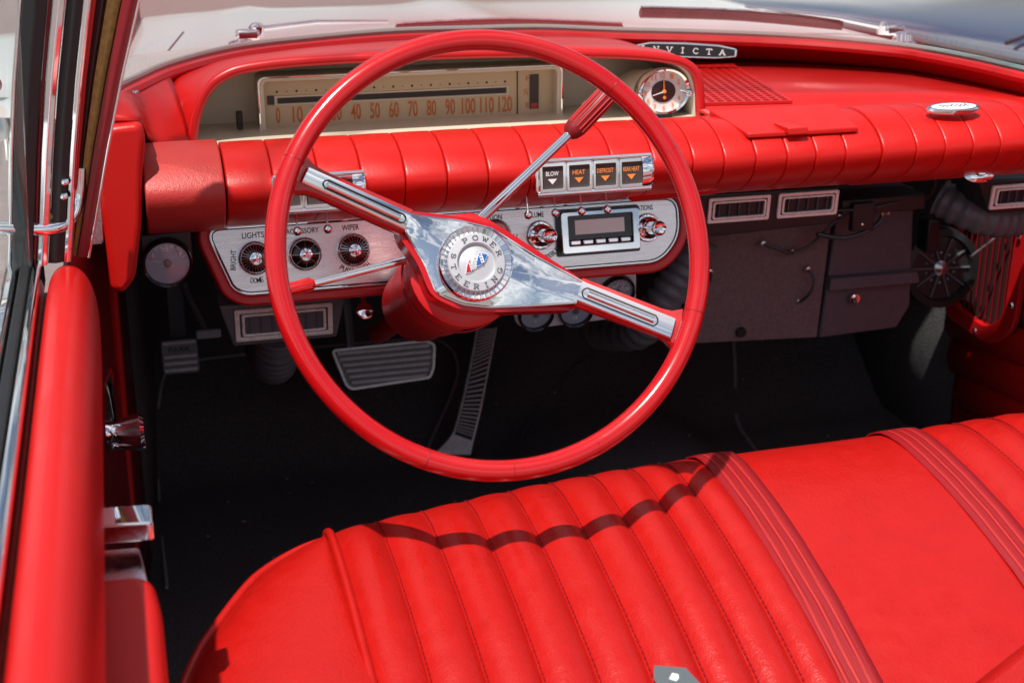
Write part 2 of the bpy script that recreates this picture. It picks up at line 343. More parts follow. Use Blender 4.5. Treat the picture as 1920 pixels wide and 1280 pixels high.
# ------------------------------------------------------------------ windshield
ws = thing('windshield', 'curved clear windshield above the red dashboard with a chrome left pillar', 'windshield', (.29, .79, .71))
top = [(.29 + (p.x - .29) * .93, p.y * .52 - .06, p.z + .34) for p in WB]
MB().grid([[tuple(lerp(a, b, t)) for a, b in zip(WB, top)] for t in (0, .25, .5, .75, 1)]).build('glass', 'glass', ws, solid=.005)
MB().tube([p + Vector((0, .004, .001)) for p in WB], .0065, 8).build('gasket', 'rubber', ws)
MB().tube([p + Vector((0, .007, .0085)) for p in WB], .0042, 8).build('glass_edge', 'teal', ws)
def bar(name, P, prof_w, prof_d, m, parent):      # slanted flat bar following the pillar: P = [(x, y, z)...]
    mb = MB(); rows = []
    for p in P: rows.append([(p[0] - prof_w / 2, p[1], p[2]), (p[0] + prof_w / 2, p[1], p[2]), (p[0] + prof_w / 2, p[1] + prof_d, p[2]), (p[0] - prof_w / 2, p[1] + prof_d, p[2]), (p[0] - prof_w / 2, p[1], p[2])])
    mb.grid(rows); n = len(P); mb.add([rows[0][k] for k in range(4)], [(0, 1, 2, 3)]); mb.add([rows[-1][k] for k in range(4)], [(0, 1, 2, 3)])
    return mb.build(name, m, parent, bevel=min(prof_w, prof_d) * .3)
def lean(x0, x1, z0, z1, y0=.14, y1=.05, bow=.006):
    return [(x0 + (x1 - x0) * t - bow * math.sin(t * math.pi), y0 + (y1 - y0) * t, z0 + (z1 - z0) * t) for t in (0, .2, .4, .6, .8, 1)]
def strip_bar(name, b0, b1, t0, t1, y, dep, m, parent):   # x range at z .64 and at z .85
    k = (.90 - .64) / .21; k0 = (.60 - .64) / .21
    e = [(b0 + (t0 - b0) * q, b1 + (t1 - b1) * q, .64 + .21 * q) for q in (k0, .0, .33, .66, 1, k)]
    P_ = [((a + b) / 2 - .004 * math.sin(min(1, max(0, (z - .62) / .3)) * math.pi), y - (z - .64) * .10, z, b - a) for a, b, z in e]
    rows = [[(x - w_ / 2, yy, z), (x, yy - min(.004, w_ * .2), z), (x + w_ / 2, yy, z), (x + w_ / 2, yy + dep, z), (x - w_ / 2, yy + dep, z), (x - w_ / 2, yy, z)] for x, yy, z, w_ in P_]
    mb = MB(); mb.grid(rows); mb.add(rows[0][:5], [(0, 1, 2, 3, 4)]); mb.add(rows[-1][:5], [(0, 1, 2, 3, 4)])
    return mb.build(name, m, parent, bevel=.0012)
strip_bar('pillar_trim', -.3605, -.3495, -.3035, -.2885, .125, .035, 'dred', ws)
strip_bar('pillar_edge', -.3500, -.3475, -.2895, -.2870, .121, .03, 'chrome', ws)
strip_bar('rusty_channel', -.3665, -.3610, -.3170, -.3040, .132, .05, 'rust', ws)
strip_bar('pillar_core', -.3700, -.3660, -.3270, -.3150, .140, .035, 'copper', ws)
strip_bar('pillar_bead', -.3700, -.3680, -.3310, -.3270, .128, .03, 'red', ws)

# ------------------------------------------------------------------ left door with vent window
ld = thing('door', 'red padded driver door with chrome window rail, handle and cranks', 'door', (-.40, -.3, 0))
prof = [(-.402, .560), (-.401, .588), (-.396, .601), (-.385, .609), (-.372, .608), (-.361, .598), (-.354, .580), (-.352, .555), (-.356, .52), (-.366, .49), (-.380, .47)]
ys = [-1.25, -.9, -.6, -.35, -.15, 0, .08, .13, .16, .178, .186]
ins = [0, 0, 0, 0, 0, .001, .004, .010, .018, .028, .042]
rows = []
for y, q in zip(ys, ins):
    rows.append([(-.39 + (x + .39) * (1 - q * 8 if q * 8 < .9 else .1) + (y - .18) * .0 - (.006 if y > .05 else 0) * q * 20, y, z - q * (1.4 if z > .55 else .3)) for x, z in prof])
MB().grid(rows).build('top_pad', 'door', ld, sub=2)
MB().box((-.411, -.5, .26), (.030, 1.3, .60)).build('door_core', 'rubber', ld)
MB().grid([[(-.385, y, z) for y in (-1.25, -.6, 0, .22)] for z in (-.05, .2, .49)]).build('inner_panel', 'dred', ld, solid=.01)
MB().box((-.409, -.54, .588), (.010, 1.36, .030)).build('window_rail', 'chrome', ld, bevel=.004, seg=3)
MB().box((-.420, -.54, .590), (.009, 1.36, .022)).build('window_seal', 'rubber', ld, bevel=.002)
MB().box((-.432, -.54, .588), (.012, 1.36, .030)).build('outer_rail', 'chrome', ld, bevel=.004, seg=3)
MB().box((-.475, -.5, .30), (.075, 1.4, .55)).build('outer_skin', 'hood', ld, bevel=.03, seg=3)
arm = MB().prism(roundpoly([(-.384, -.70), (-.322, -.70), (-.320, -.40), (-.324, -.352), (-.384, -.348)], .016), .40, .50).build('armrest', 'door', ld, bevel=.012, seg=4)
MB().box((-.372, -.47, .497), (.020, .10, .012)).build('pull_cup', 'ink', arm, bevel=.004)
h = MB().prism(roundpoly([(-.384, -.345), (-.326, -.345), (-.333, -.262), (-.384, -.258)], .004), .462, .474).build('handle_plate', 'chromed', ld, bevel=.003)
MB().prism(roundpoly([(-.384, -.272), (-.321, -.279), (-.321, -.246), (-.384, -.240)], .005), .486, .502).build('door_handle', 'chrome', ld, bevel=.005, seg=3)
def crank(y, z, s, dy):
    c = MB().lathe([(.014 * s, 0), (.015 * s, .006), (.011 * s, .020), (.008 * s, .022)], frame((-.381, y, z), (0, 1, 0), (0, 0, 1)), 20).build('window_crank', 'trim', ld)
    MB().tube([(-.370, y + .012, z), (-.366, y, z), (-.364, y + dy * .5, z + .004), (-.362, y + dy, z), (-.362, y + dy - .012, z)], [.005 * s, .008 * s, .0065 * s, .007 * s, .004 * s], 12).build('crank_arm', 'chrome', c)
    MB().lathe([(.0095 * s, 0), (.0075 * s, .008), (.0115 * s, .028), (.0125 * s, .036), (.010 * s, .040), (0, .041)], frame((-.364, y + dy, z), (0, 1, 0), (0, 0, 1)), 18).build('crank_knob', 'chrome', c)
crank(.40, .375, 1.5, -.185); crank(.30, .345, .8, -.05)
# vent window: black rubber channels between chrome strips, glass in front
strip_bar('vent_seal', -.4250, -.4060, -.3905, -.3695, .100, .03, 'rubber', ld)
strip_bar('vent_frame', -.4300, -.4255, -.3950, -.3910, .102, .02, 'chrome', ld)
strip_bar('seal_strip', -.4055, -.4025, -.3690, -.3655, .108, .02, 'dred', ld)
strip_bar('vent_frame', -.4020, -.3920, -.3650, -.3540, .106, .02, 'chrome', ld)
strip_bar('vent_seal', -.3915, -.3765, -.3535, -.3380, .112, .03, 'rubber', ld)
strip_bar('vent_frame', -.3760, -.3695, -.3375, -.3310, .112, .02, 'chrome', ld)
MB().tube(spline([(-.46, .10, .645), (-.43, .105, .640), (-.395, .11, .636), (-.375, .12, .640), (-.364, .13, .662), (-.359, .13, .69)], 5), .0068, 10).build('vent_sill', 'chrome', ld)
MB().tube(spline([(-.40, .112, .648), (-.382, .12, .650), (-.372, .125, .668)], 5), .006, 8).build('vent_gasket', 'rust', ld)
MB().grid([[(-.47, .12, .60), (-.415, .09, .60)], [(-.44, .06, .98), (-.385, .02, .98)]]).build('vent_glass', 'glass', ld, solid=.004)
for z in (.668, .682): MB().lathe([(.004, 0), (.003, .003), (0, .004)], face(-.3800 + (z - .65) * .17, .1055, z), 10).build('screw', 'chrome', ld)
MB().prism(roundpoly([(-.372, .60), (-.346, .60), (-.343, .665), (-.352, .672), (-.36, .62)], .005), -.02, .02, frame((0, .19, 0), (1, 0, 0), (0, 0, 1))).build('hinge_cover', 'chromed', ld, bevel=.004)
mir = thing('side_mirror', 'small dark red backed mirror on a stalk outside the vent window', 'mirror', (-.47, .55, .60))
MB().lathe([(.006, 0), (.005, .05), (.007, .07)], Matrix.Translation((-.452, .52, .62)), 12).build('stalk', 'chrome', mir)
MB().lathe([(.0, 0), (.03, .004), (.036, .012), (.03, .03), (0, .04)], frame((-.482, .51, .715), (1, 0, 0), (0, 0, 1)), 24, .9, .5).build('mirror_head', 'dred', mir)

# ------------------------------------------------------------------ dashboard
da = thing('dashboard', 'long red dashboard with a pleated padded roll and a curved flat top', 'dashboard', (.29, .45, .60))
PADP = [(.352, .657), (.345, .6635), (.325, .6655), (.30, .663), (.275, .6545), (.257, .642), (.2475, .629), (.2495, .615), (.259, .601), (.275, .589), (.294, .580), (.312, .573), (.328, .569), (.352, .574)]
PADC = Vector((.31, .618))
def pad_section(x0, x1, grow=0., m='pad', prof=PADP):
    st = [(0, .0036), (.0005, .0011), (.0013, .0003), (.003, 0)]; w = x1 - x0
    xs = [(x0 + a, q) for a, q in st] + [(x0 + w * .5, -.0003)] + [(x1 - a, q) for a, q in st[::-1]]
    mb = MB(); rows = []
    for x, q in xs:
        row = []
        for p in spline([(y, z, 0) for y, z in prof], 3):
            d = Vector((p.x, p.y)) - PADC; L = d.length; d = d * ((L - q + grow) / L); row.append((x, PADC.x + d.x, PADC.y + d.y))
        row.append(row[0]); rows.append(row)
    mb.grid(rows); n = len(rows[0]) - 1
    mb.add(rows[0][:-1], [tuple(range(n))]); mb.add(rows[-1][:-1], [tuple(range(n))])
    return mb.build('pad_section', m, da, ang=50)
pad_section(-.300, -.2155, .0035, 'padl')
SEAMS = [-.214, -.163, -.113, -.065, -.016, .032, .080, .130, .180, .229, .280, .3295, .3695, .410, .451, .489, .529, .578, .624, .664, .703, .742, .782, .822, .862]
for a, b in zip(SEAMS, SEAMS[1:]): pad_section(a + .0002, b - .0002, .002 if a >= .578 else 0)
MB().box((.29, .335, .618), (1.14, .02, .075)).build('pad_backing', 'dred', da)
# left end cap
MB().prism(roundpoly([(-.331, .706), (-.298, .708), (-.294, .692), (-.3005, .655), (-.306, .60), (-.318, .538), (-.332, .522), (-.345, .528), (-.346, .60), (-.350, .65)], .008), -.335, -.245, frame((0, 0, 0), (1, 0, 0), (0, 0, 1))).build('end_cap', 'pad', da, bevel=.009, seg=4)
# left part of the top
lo = spline([(-.350, .262, .706), (-.325, .260, .709), (-.300, .264, .706), (-.294, .305, .692), (-.288, .340, .670), (-.266, .352, .660), (-.243, .388, .657)], 4)
hi = [WB[round(i * 17 / (len(lo) - 1))] for i in range(len(lo))]
def crease(a, b, t):
    p = Vector(lerp(a, b, t)); p.z += .010 * math.sin(t * math.pi) * 1.0; return tuple(p)
MB().grid([[crease(a, b, t) for a, b in zip(lo, hi)] for t in (0, .12, .3, .5, .7, .88, 1)]).build('left_top', 'tray', da, solid=.003)
MB().lathe([(.0045, 0), (.004, .0015), (0, .0022)], Matrix.Translation((-.300, .372, .7195)), 12).build('screw', 'chrome', da)
# instrument hood (arched cowl) and its rolled lip
LIP = [(-.240, .657), (-.2325, .689), (-.219, .716), (-.199, .732), (-.167, .741), (-.086, .746), (.109, .7465), (.266, .740), (.344, .732), (.380, .721), (.395, .699), (.400, .652)]
BACK = [(-.262, .46, .69), (-.248, .53, .712), (-.205, .62, .7125), (-.155, .668, .712), (-.10, .705, .711), (-.037, .738, .711), (.12, .782, .710), (.287, .785, .708), (.40, .765, .703), (.44, .745, .690), (.452, .72, .675), (.455, .70, .658)]
lipc = spline([(x, .40, z) for x, z in LIP], 5); bk = spline(BACK, 5)
rows = []
for t in (0, .08, .2, .4, .6, .8, 1):
    rows.append([(a.x + (b.x - a.x) * t, a.y + (b.y - a.y) * t, a.z + (b.z - a.z) * t + .004 * math.sin(min(1, t * 2.2) * math.pi) * (1 if t < .46 else 0)) for a, b in zip(lipc, bk)])
MB().grid(rows).build('instrument_hood', 'tray', da, solid=.002)
MB().tube([(p.x, p.y - .001, p.z - .003) for p in lipc], .0062, 12).build('hood_lip', 'red', da)
# flat right top with a raised rim under the glass
tb = spline([(.40, .83, .66), (.555, .785, .66), (.70, .715, .66), (.815, .597, .66), (.855, .42, .66), (.872, .25, .66)], 8)
MB().grid([[(p.x * (1 - t) + t * (.395 + .48 * i / (len(tb) - 1)), p.y * (1 - t) + .345 * t if p.y > .345 else p.y, .6605) for i, p in enumerate(tb)] for t in (0, .5, 1)]).build('top_panel', 'tray', da, solid=.003)
wt = [WB[min(len(WB) - 1, 50 + round(i * (len(WB) - 51) / (len(tb) - 1)))] for i in range(len(tb))]
MB().grid([[tuple(Vector(lerp(a, b, t)) + Vector((0, .006 * math.sin(t * 3.1416), 0))) for a, b in zip(tb, wt)] for t in (0, .25, .5, .75, .93, 1)]).build('rim_wall', 'tray', da, solid=.002)
MB().tube([p + Vector((-.004 if p.x > .8 else 0, -.009, -.002)) for p in WB[4:]], .0075, 8).build('rim_roll', 'red', da)
# speaker grille: slotted plate over a sheet coloured dark as the shade inside the slots
gr = MB(); C0 = [(.402, .415), (.528, .398)]; C1 = [(.452, .715), (.580, .708)]
def gp(u, v): a = lerp(C0[0], C0[1], u); b = lerp(C1[0], C1[1], u); q = lerp(a, b, v); return (q[0], q[1])
NX, NY = 10, 20
for j in range(2 * NY + 1):
    for i in range(2 * NX + 1):
        if i % 2 and j % 2: continue
        wx = [0]; us = []
        def ed(k, N): return (k // 2 + (.34 if k % 2 else 0)) / (N + .34)
        u0, u1, v0, v1 = ed(i, NX), ed(i + 1, NX), ed(j, NY), ed(j + 1, NY)
        q = [gp(u0, v0), gp(u1, v0), gp(u1, v1), gp(u0, v1)]
        gr.add([(x, y, .6665) for x, y in q] + [(x, y, .6628) for x, y in q], [(0, 1, 2, 3), (0, 4, 5, 1), (1, 5, 6, 2), (2, 6, 7, 3), (3, 7, 4, 0)])
g = gr.build('speaker_grille', 'tray', da, ang=20)
MB().add([(*gp(u, v), .6632) for u, v in ((0, 0), (1, 0), (1, 1), (0, 1))], [(0, 1, 2, 3)]).build('dark_backing', 'grille', g)
# lid on the pad and badges
lid = MB().add([(.385, .338, .672), (.556, .338, .672), (.551, .262, .656), (.405, .262, .656), (.385, .338, .666), (.556, .338, .666), (.551, .262, .650), (.405, .262, .650)],
   [(0, 1, 2, 3), (4, 7, 6, 5), (0, 4, 5, 1), (1, 5, 6, 2), (2, 6, 7, 3), (3, 7, 4, 0)]).build('ashtray_lid', 'pad', da, bevel=.0015)
MB().add([(.448, .285, .6625), (.468, .285, .6625), (.480, .256, .661), (.454, .256, .661), (.448, .285, .6600), (.468, .285, .6600), (.480, .255, .653), (.454, .255, .653)],
   [(0, 1, 2, 3), (4, 7, 6, 5), (0, 4, 5, 1), (1, 5, 6, 2), (2, 6, 7, 3), (3, 7, 4, 0)]).build('lid_tab', 'pad', lid, bevel=.001)
ov = MB().lathe([(.036, 0), (.037, .003), (.034, .006), (.031, .006)], frame((.690, .279, .6665), (1, -.05, 0), (0, 1, .25)), 40, 1, .34).build('oval_badge', 'chrome', da)
MB().lathe([(.0305, .0062), (0, .0070)], frame((.690, .279, .6665), (1, -.05, 0), (0, 1, .25)), 40, 1, .31).build('badge_face', 'white', ov)
scr = [(-.020 + .040 * i / 40, .0022 * math.sin(i * 1.1) * (1 if i % 9 else 2.0)) for i in range(41)]
MB().tube([(x, y, .0072) for x, y in scr], .00045, 5, T=frame((.690, .279, .6665), (1, -.05, 0), (0, 1, .25))).build('script', 'ink', ov)
BT = frame((.489, .684, .693), (1, -.28, -.05), (0, .15, 1))
bd = MB().prism(roundpoly([(-.082, .002), (-.05, .0095), (.0, .0115), (.05, .0105), (.079, .006), (.079, -.006), (.05, -.0095), (0, -.0105), (-.05, -.009), (-.082, -.002)], .004), 0, .004, BT).build('name_badge', 'chrome', da, bevel=.001)
MB().prism([(-.076, .0015), (-.05, .0075), (.0, .009), (.05, .0083), (.0755, .0045), (.0755, -.0045), (.05, -.0075), (0, -.0083), (-.05, -.007), (-.076, -.0015)], .0035, .0046, BT).build('badge_field', 'ink', bd)
for i, ch in enumerate('INVICTA'): slab(ch, BT @ Matrix.Translation((-.060 + .0195 * i, 0, .0046)), .0085, .0075, 'white', bd, .16)
MB().prism(roundpoly([(.262, .581), (.300, .588), (.390, .588), (.378, .577), (.27, .574)], .002), .285, .31, frame((0, .60, 0), (1, 0, 0), (0, 0, 1))).build('chrome_strip', 'chrome', da, bevel=.001)
MB().lathe([(.020, 0), (.022, .003), (.016, .006), (.008, .007), (.006, .010), (0, .011)], frame((.745, .292, .578), (1, 0, 0), (0, .5, .86)), 24, 1, .5).build('lamp_button', 'chrome', da)

# ------------------------------------------------------------------ instrument cluster in the cove
cl = thing('instrument_cluster', 'cream instrument cove with a long strip speedometer under the red hood', 'speedometer', (.04, .45, .645))
inl = [Vector((p.x + (.004 if p.x < .1 else -.004) * (1 if p.z < .73 else .3), .404, p.z - .0065)) for p in lipc]
MB().grid([[(p.x, y, p.z - (y - .404) * .12) for p in inl] for y in (.404, .44, .52)]).build('cove', 'cream', cl, solid=.002)
MB().prism([(p.x, p.z - .012) for p in inl], -.002, .002, frame((0, .52, 0), (1, 0, 0), (0, 0, 1))).build('cove_back', 'cream', cl)
MB().box((.08, .432, .6485), (.63, .18, .006)).build('shelf', 'cream', cl, bevel=.002)
T = face(.040, .470, .6795)
o_ = rrect(.386, .070, .008); i_ = rrect(.374, .060, .005)
b = ringprism(MB(), o_, i_, -.05, .006, T).build('bezel', 'cream', cl, bevel=.001)
ringprism(MB(), rrect(.390, .073, .009), rrect(.384, .0675, .0075), .004, .008, T).build('bezel_trim', 'chrome', cl, bevel=.001)
T = face(.040, .482, .6775)
MB().box((0, 0, 0), (.376, .064, .002), T).build('dial', 'ivory', cl)
MB().box((-.023, .0055, .002), (.292, .0062, .001), T).build('pointer_slot', 'ink', cl)
ringprism(MB(), rrect(.300, .0115, .001, 2, -.023, .0055), rrect(.2945, .0078, .001, 2, -.023, .0055), .0012, .0026, T).build('slot_frame', 'cream', cl)
MB().box((-.1775, .0065, .002), (.0085, .011, .001), T).build('high_beam_window', 'brown', cl)
for k in range(13):
    text(str(k * 10), T @ Matrix.Translation((-.1695 + .02433 * k, -.0125, .0012)), (.0055 if k == 0 else .0125 if k < 10 else .0180), .0200, 'orange', cl, 'numeral')
for k in range(25):
    MB().lathe([(.0016 if k % 2 == 0 else .0008, .0012), (0, .0016)], T @ Matrix.Translation((-.1695 + .01215 * k, .0165, 0)), 10).build('tick_dot', 'brown', cl)
for x in (-.166, -.087, .062, .098):
    MB().lathe([(.014, .0012), (0, .0016)], T @ Matrix.Translation((x, -.0345, 0)), 24, 1, .6).build('warning_light', 'ink', cl)
for x, wd in ((-.034, .026), (.009, .022)):
    q = MB().box((x, -.030, .002), (wd, .007, .002), T).build('odometer', 'ink', cl)
    for k in range(5): MB().box((x - wd * .36 + wd * .18 * k, -.030, .0032), (wd * .09, .004, .0004), T).build('digit', 'silver', q)
MB().lathe([(.002, .001), (0, .002)], T @ Matrix.Translation((-.0125, -.0295, 0)), 10).build('odometer_dot', 'brown', cl)
fgw = MB().box((.161, .002, .0022), (.012, .044, .001), T).build('fuel_window', 'brown', cl)
MB().box((.161, -.016, .0032), (.009, .006, .0005), T).build('empty_mark', 'ered', fgw)
text('F', T @ Matrix.Translation((.152, .019, .0012)), .004, .006, 'orange', cl, 'numeral'); text('½', T @ Matrix.Translation((.150, .002, .0012)), .006, .009, 'orange', cl, 'numeral'); text('E', T @ Matrix.Translation((.152, -.015, .0012)), .004, .006, 'orange', cl, 'numeral')
MB().box((.1385, 0, .0022), (.0012, .060, .001), T).build('divider', 'brown', cl)
rw = MB().box((-.178, .4685, .664), (.0075, .012, .021), Matrix.Rotation(0, 4, 'Y')).build('dimmer_slot', 'ink', cl, bevel=.001)
for k in range(7): MB().box((-.178, .462, .656 + .0027 * k), (.006, .004, .0012)).build('dimmer_ridge', 'brown', rw)
MB().lathe([(.011, 0), (.011, .006), (.008, .009), (0, .010)], frame((.262, .44, .664), (1, 0, 0), (0, .3, 1)), 20, 1, .8).build('reset_knob', 'chrome', cl)

# ------------------------------------------------------------------ clock
ck = thing('clock', 'oval chrome dashboard clock with pale face and orange numerals', 'clock', (.352, .44, .651))
T = frame((.352, .412, .684), (1, .22, 0), (0, .12, 1))
MB().lathe([(.022, -.075), (.031, -.06), (.033, -.01), (.033, .0)], T, 40, 1.12, .88).build('clock_case', 'cream', ck)
MB().lathe([(.0335, -.010), (.0355, -.004), (.0352, .004), (.0325, .008), (.030, .006), (.0295, .001)], T, 48, 1.12, .86).build('bezel', 'chrome', ck)
fc = MB().lathe([(.0305, .001), (0, .0012)], T, 48, 1.12, .86).build('dial', 'clockf', ck)
MB().lathe([(.0165, .002), (0, .0024)], T, 40, 1.12, .84).build('dial_centre', 'maroon', fc)
for k in range(1, 13):
    if k == 3: continue
    a = R(90 - 30 * k); text(str(k), T @ Matrix.Translation((.0272 * math.cos(a), .0206 * math.sin(a), .0016)), .0042 if k < 10 else .0066, .0066, 'orange2', fc, 'numeral')
MB().prism([(-.0015, -.001), (.0015, -.001), (.001, .0125), (0, .015), (-.001, .0125)], .0032, .0038, T).build('hour_hand', 'orange2', ck)
MB().prism([(-.0008, -.002), (.0008, -.002), (.0004, .0185), (-.0004, .0185)], .0042, .0047, T @ Matrix.Rotation(R(102), 4, 'Z')).build('minute_hand', 'white', ck)
MB().lathe([(.0028, .0030), (.0022, .0056), (0, .006)], T, 14).build('hand_boss', 'orange2', ck)
MB().lathe([(.0025, .003), (0, .0036)], T @ Matrix.Translation((.001, -.0075, 0)), 12).build('alarm_mark', 'orange2', ck)
MB().tube([T @ Vector((.026, .0, .002)), T @ Vector((.034, -.005, .010))], [.0012, .002], 8).build('set_stem', 'chrome', ck)
MB().lathe([(0, -.004), (.003, -.002), (.0035, .001), (.002, .004), (0, .0045)], Matrix.Translation(T @ Vector((.0355, -.006, .0115))), 14).build('set_knob', 'chrome', ck)
MB().box((.352, .42, .6525), (.022, .03, .006)).build('foot', 'ink', ck)

# ------------------------------------------------------------------ control panel
cp = thing('control_panel', 'brushed metal switch panel with printed words in a red housing under the pad', 'control panel', (.05, .36, .48))
TILT = .24
def ptp(x, z): return (x, .33 + (z - .525) * TILT, z)
PT = frame(ptp(0, .525), (1, 0, 0), (0, TILT, 1)) @ Matrix.Translation((0, -.525, 0))
PLATE = roundpoly([(-.2375, .5665), (.3495, .5665), (.3495, .515), (.322, .4845), (-.195, .4845), (-.2105, .493)], .022, 6)
def offset(P, d):
    n = len(P); out = []
    for i in range(n):
        a = Vector(P[i]) - Vector(P[i - 1]); b = Vector(P[(i + 1) % n]) - Vector(P[i])
        q = (a.normalized() + b.normalized()); q = Vector((q.y, -q.x)).normalized(); out.append((P[i][0] + q.x * d, P[i][1] + q.y * d))
    return out
sgn = 1 if sum(PLATE[i][0] * PLATE[(i + 1) % len(PLATE)][1] - PLATE[(i + 1) % len(PLATE)][0] * PLATE[i][1] for i in range(len(PLATE))) > 0 else -1
FRAME = [(x + (.0 if z > .55 else 0), z + (0 if z > .56 else 0)) for x, z in offset(PLATE, .0125 * sgn)]
FRAME = [(x, min(z, .5745)) for x, z in FRAME]
MB().prism(FRAME, -.10, -.004, PT).build('housing', 'red', cp, bevel=.004, seg=3)
ringprism(MB(), FRAME, offset(PLATE, .001 * sgn), -.004, .003, PT).build('housing_rim', 'red', cp, bevel=.003, seg=3)
MB().prism(PLATE, -.0045, 0, PT).build('plate', 'brushed', cp, bevel=.0006)
ln = offset(PLATE, -.0035 * sgn); MB().tube([(x, z, .0003) for x, z in ln], .0007, 6, True, PT).build('border_line', 'ink', cp)
ln = offset(PLATE, -.0022 * sgn); MB().tube([(x, z, .0003) for x, z in ln], .0008, 6, True, PT).build('border_bead', 'chrome', cp)
def P(x, z, up=0): return frame(ptp(x, z), (1, 0, 0), (0, TILT, 1))
def rot(T, a): return T @ Matrix.Rotation(R(a), 4, 'Z')
for s_, x, z, wd, ht, a in (('LIGHTS', -.1815, .5535, .0255, .0068, 0), ('BRIGHT', -.2065, .527, .0235, .0062, 84), ('ACCESSORY', -.124, .5545, .039, .0064, 0), ('WIPER', -.067, .5545, .0205, .0068, 0),
     ('IGNITION', .104, .5545, .030, .0068, 0), ('ACC', .1335, .526, .0145, .0058, 82), ('VOLUME', .1600, .5540, .0245, .0066, 0), ('STATIONS', .3015, .5535, .0265, .0066, 0)):
    text(s_, rot(P(x, z), a), wd, ht, 'ink', cp, 'lettering')
def arcword(s_, x, z, r, a0, step, ht):           # letters around the foot of a knob
    for i, ch in enumerate(s_):
        a = a0 + step * i
        if ch != ' ': text(ch, rot(P(x + r * math.cos(R(a)), z + r * math.sin(R(a))), a + 90), ht * .62, ht, 'ink', cp, 'letter')
arcword('DOME', -.1815, .5275, .0255, 258, 8.5, .0062); arcword('PUSH', -.066, .5285, .0245, 232, 9.5, .0062); arcword('WASH', -.066, .5285, .0245, 285, 9.5, .0062)
arcword('BASS', .1665, .529, .0265, 238, 8, .0058); arcword('TREBLE', .1665, .529, .0265, 278, 8, .0058)
def ribknob(x, z, n, m):
    T = P(x, z) @ Matrix.Scale(1.13, 4)
    k = MB().lathe([(.0172, 0), (.0178, .004), (.0170, .009), (.0155, .0105), (.0150, .009)], T, 36).build('knob', 'chrome', cp)
    MB().lathe([(.0152, .0088), (.008, .0135), (.0062, .0135)], T, 36, cap=False).build('knob_dish', m, k)
    rb = MB()
    for i in range(n):
        a = 2 * math.pi * i / n; Tr = T @ Matrix.Rotation(a, 4, 'Z'); rb.add([(.0070, -.0003, .0142), (.0070, .0003, .0142), (.0148, .0005, .0102), (.0148, -.0005, .0102), (.0070, 0, .0125), (.0148, 0, .0085)], [(0, 1, 2, 3), (0, 3, 5, 4), (1, 4, 5, 2), (0, 4, 1), (3, 2, 5)], Tr)
    rb.build('knob_ribs', 'steel', k)
    MB().lathe([(.0062, .0125), (.0064, .0155), (.0050, .0158), (.0046, .0140), (.003, .0165), (0, .0175)], T, 24).build('knob_cap', 'chrome', k)
ribknob(-.1815, .5275, 26, 'gloss'); ribknob(-.1235, .5280, 8, 'gloss'); ribknob(-.066, .5285, 26, 'gloss')
ig = MB().lathe([(.0195, 0), (.020, .004), (.0165, .010), (.0135, .008)], P(.109, .533), 32).build('ignition_switch', 'steel', cp)
MB().lathe([(.0138, .0075), (.012, .0105), (.0085, .0105), (.0078, .007), (0, .007)], P(.109, .533), 28).build('lock_ring', 'cream', ig)
MB().box((0, 0, .0085), (.0015, .009, .003), rot(P(.109, .533), 20)).build('key_slot', 'ink', ig)
MB().box((.02, .334, .5705), (.58, .012, .005)).build('top_rail', 'chrome', cp, bevel=.001)

# ------------------------------------------------------------------ radio
rd = thing('radio', 'chrome radio with grey display and five push buttons in the brushed panel', 'radio', (.240, .33, .505))
T = P(.2400, .5300)
MB().prism(rrect(.108, .058, .002, 2), 0, .004, T).build('back_plate', 'gloss', rd, bevel=.0006)
ringprism(MB(), rrect(.1010, .0505, .003, 3), rrect(.0840, .0370, .002, 3, 0, .002), .004, .016, T).build('bezel', 'chrome', rd, bevel=.0022, seg=3)
MB().box((0, .0055, .008), (.083, .0285, .006), T).build('display_surround', 'lcdf', rd)
MB().box((.0, .006, .0112), (.064, .0175, .0008), T).build('display', 'lcd', rd)
for k in range(5): MB().box((-.0325 + .01625 * k, -.0125, .010), (.0135, .0062, .007), T).build('push_button', 'chrome', rd, bevel=.0015, seg=3)
def radioknob(x, z, tip):
    T = P(x, z) @ Matrix.Scale(.92, 4)
    k = MB().lathe([(.0190, 0), (.0195, .003), (.0180, .0055), (.0165, .005), (.0150, .009), (.0115, .011), (.0108, .016), (.0085, .018)], T, 36).build('tuning_knob', 'chrome', rd)
    MB().lathe([(.0065, .016), (.0060, .026), (.0078, .034), (.0096, .042), (.0100, .047), (.0092, .0485), (.0055, .0455), (0, .0445)], T, 28).build('knob_stem', 'chrome', k)
    for i in range(8):
        a = math.pi / 4 * i; MB().box((.0138 * math.cos(a), .0138 * math.sin(a), .0095), (.001, .001, .001), T).build('knob_notch', 'ink', k)
radioknob(.1660, .5295, 0); radioknob(.3060, .5290, 0)

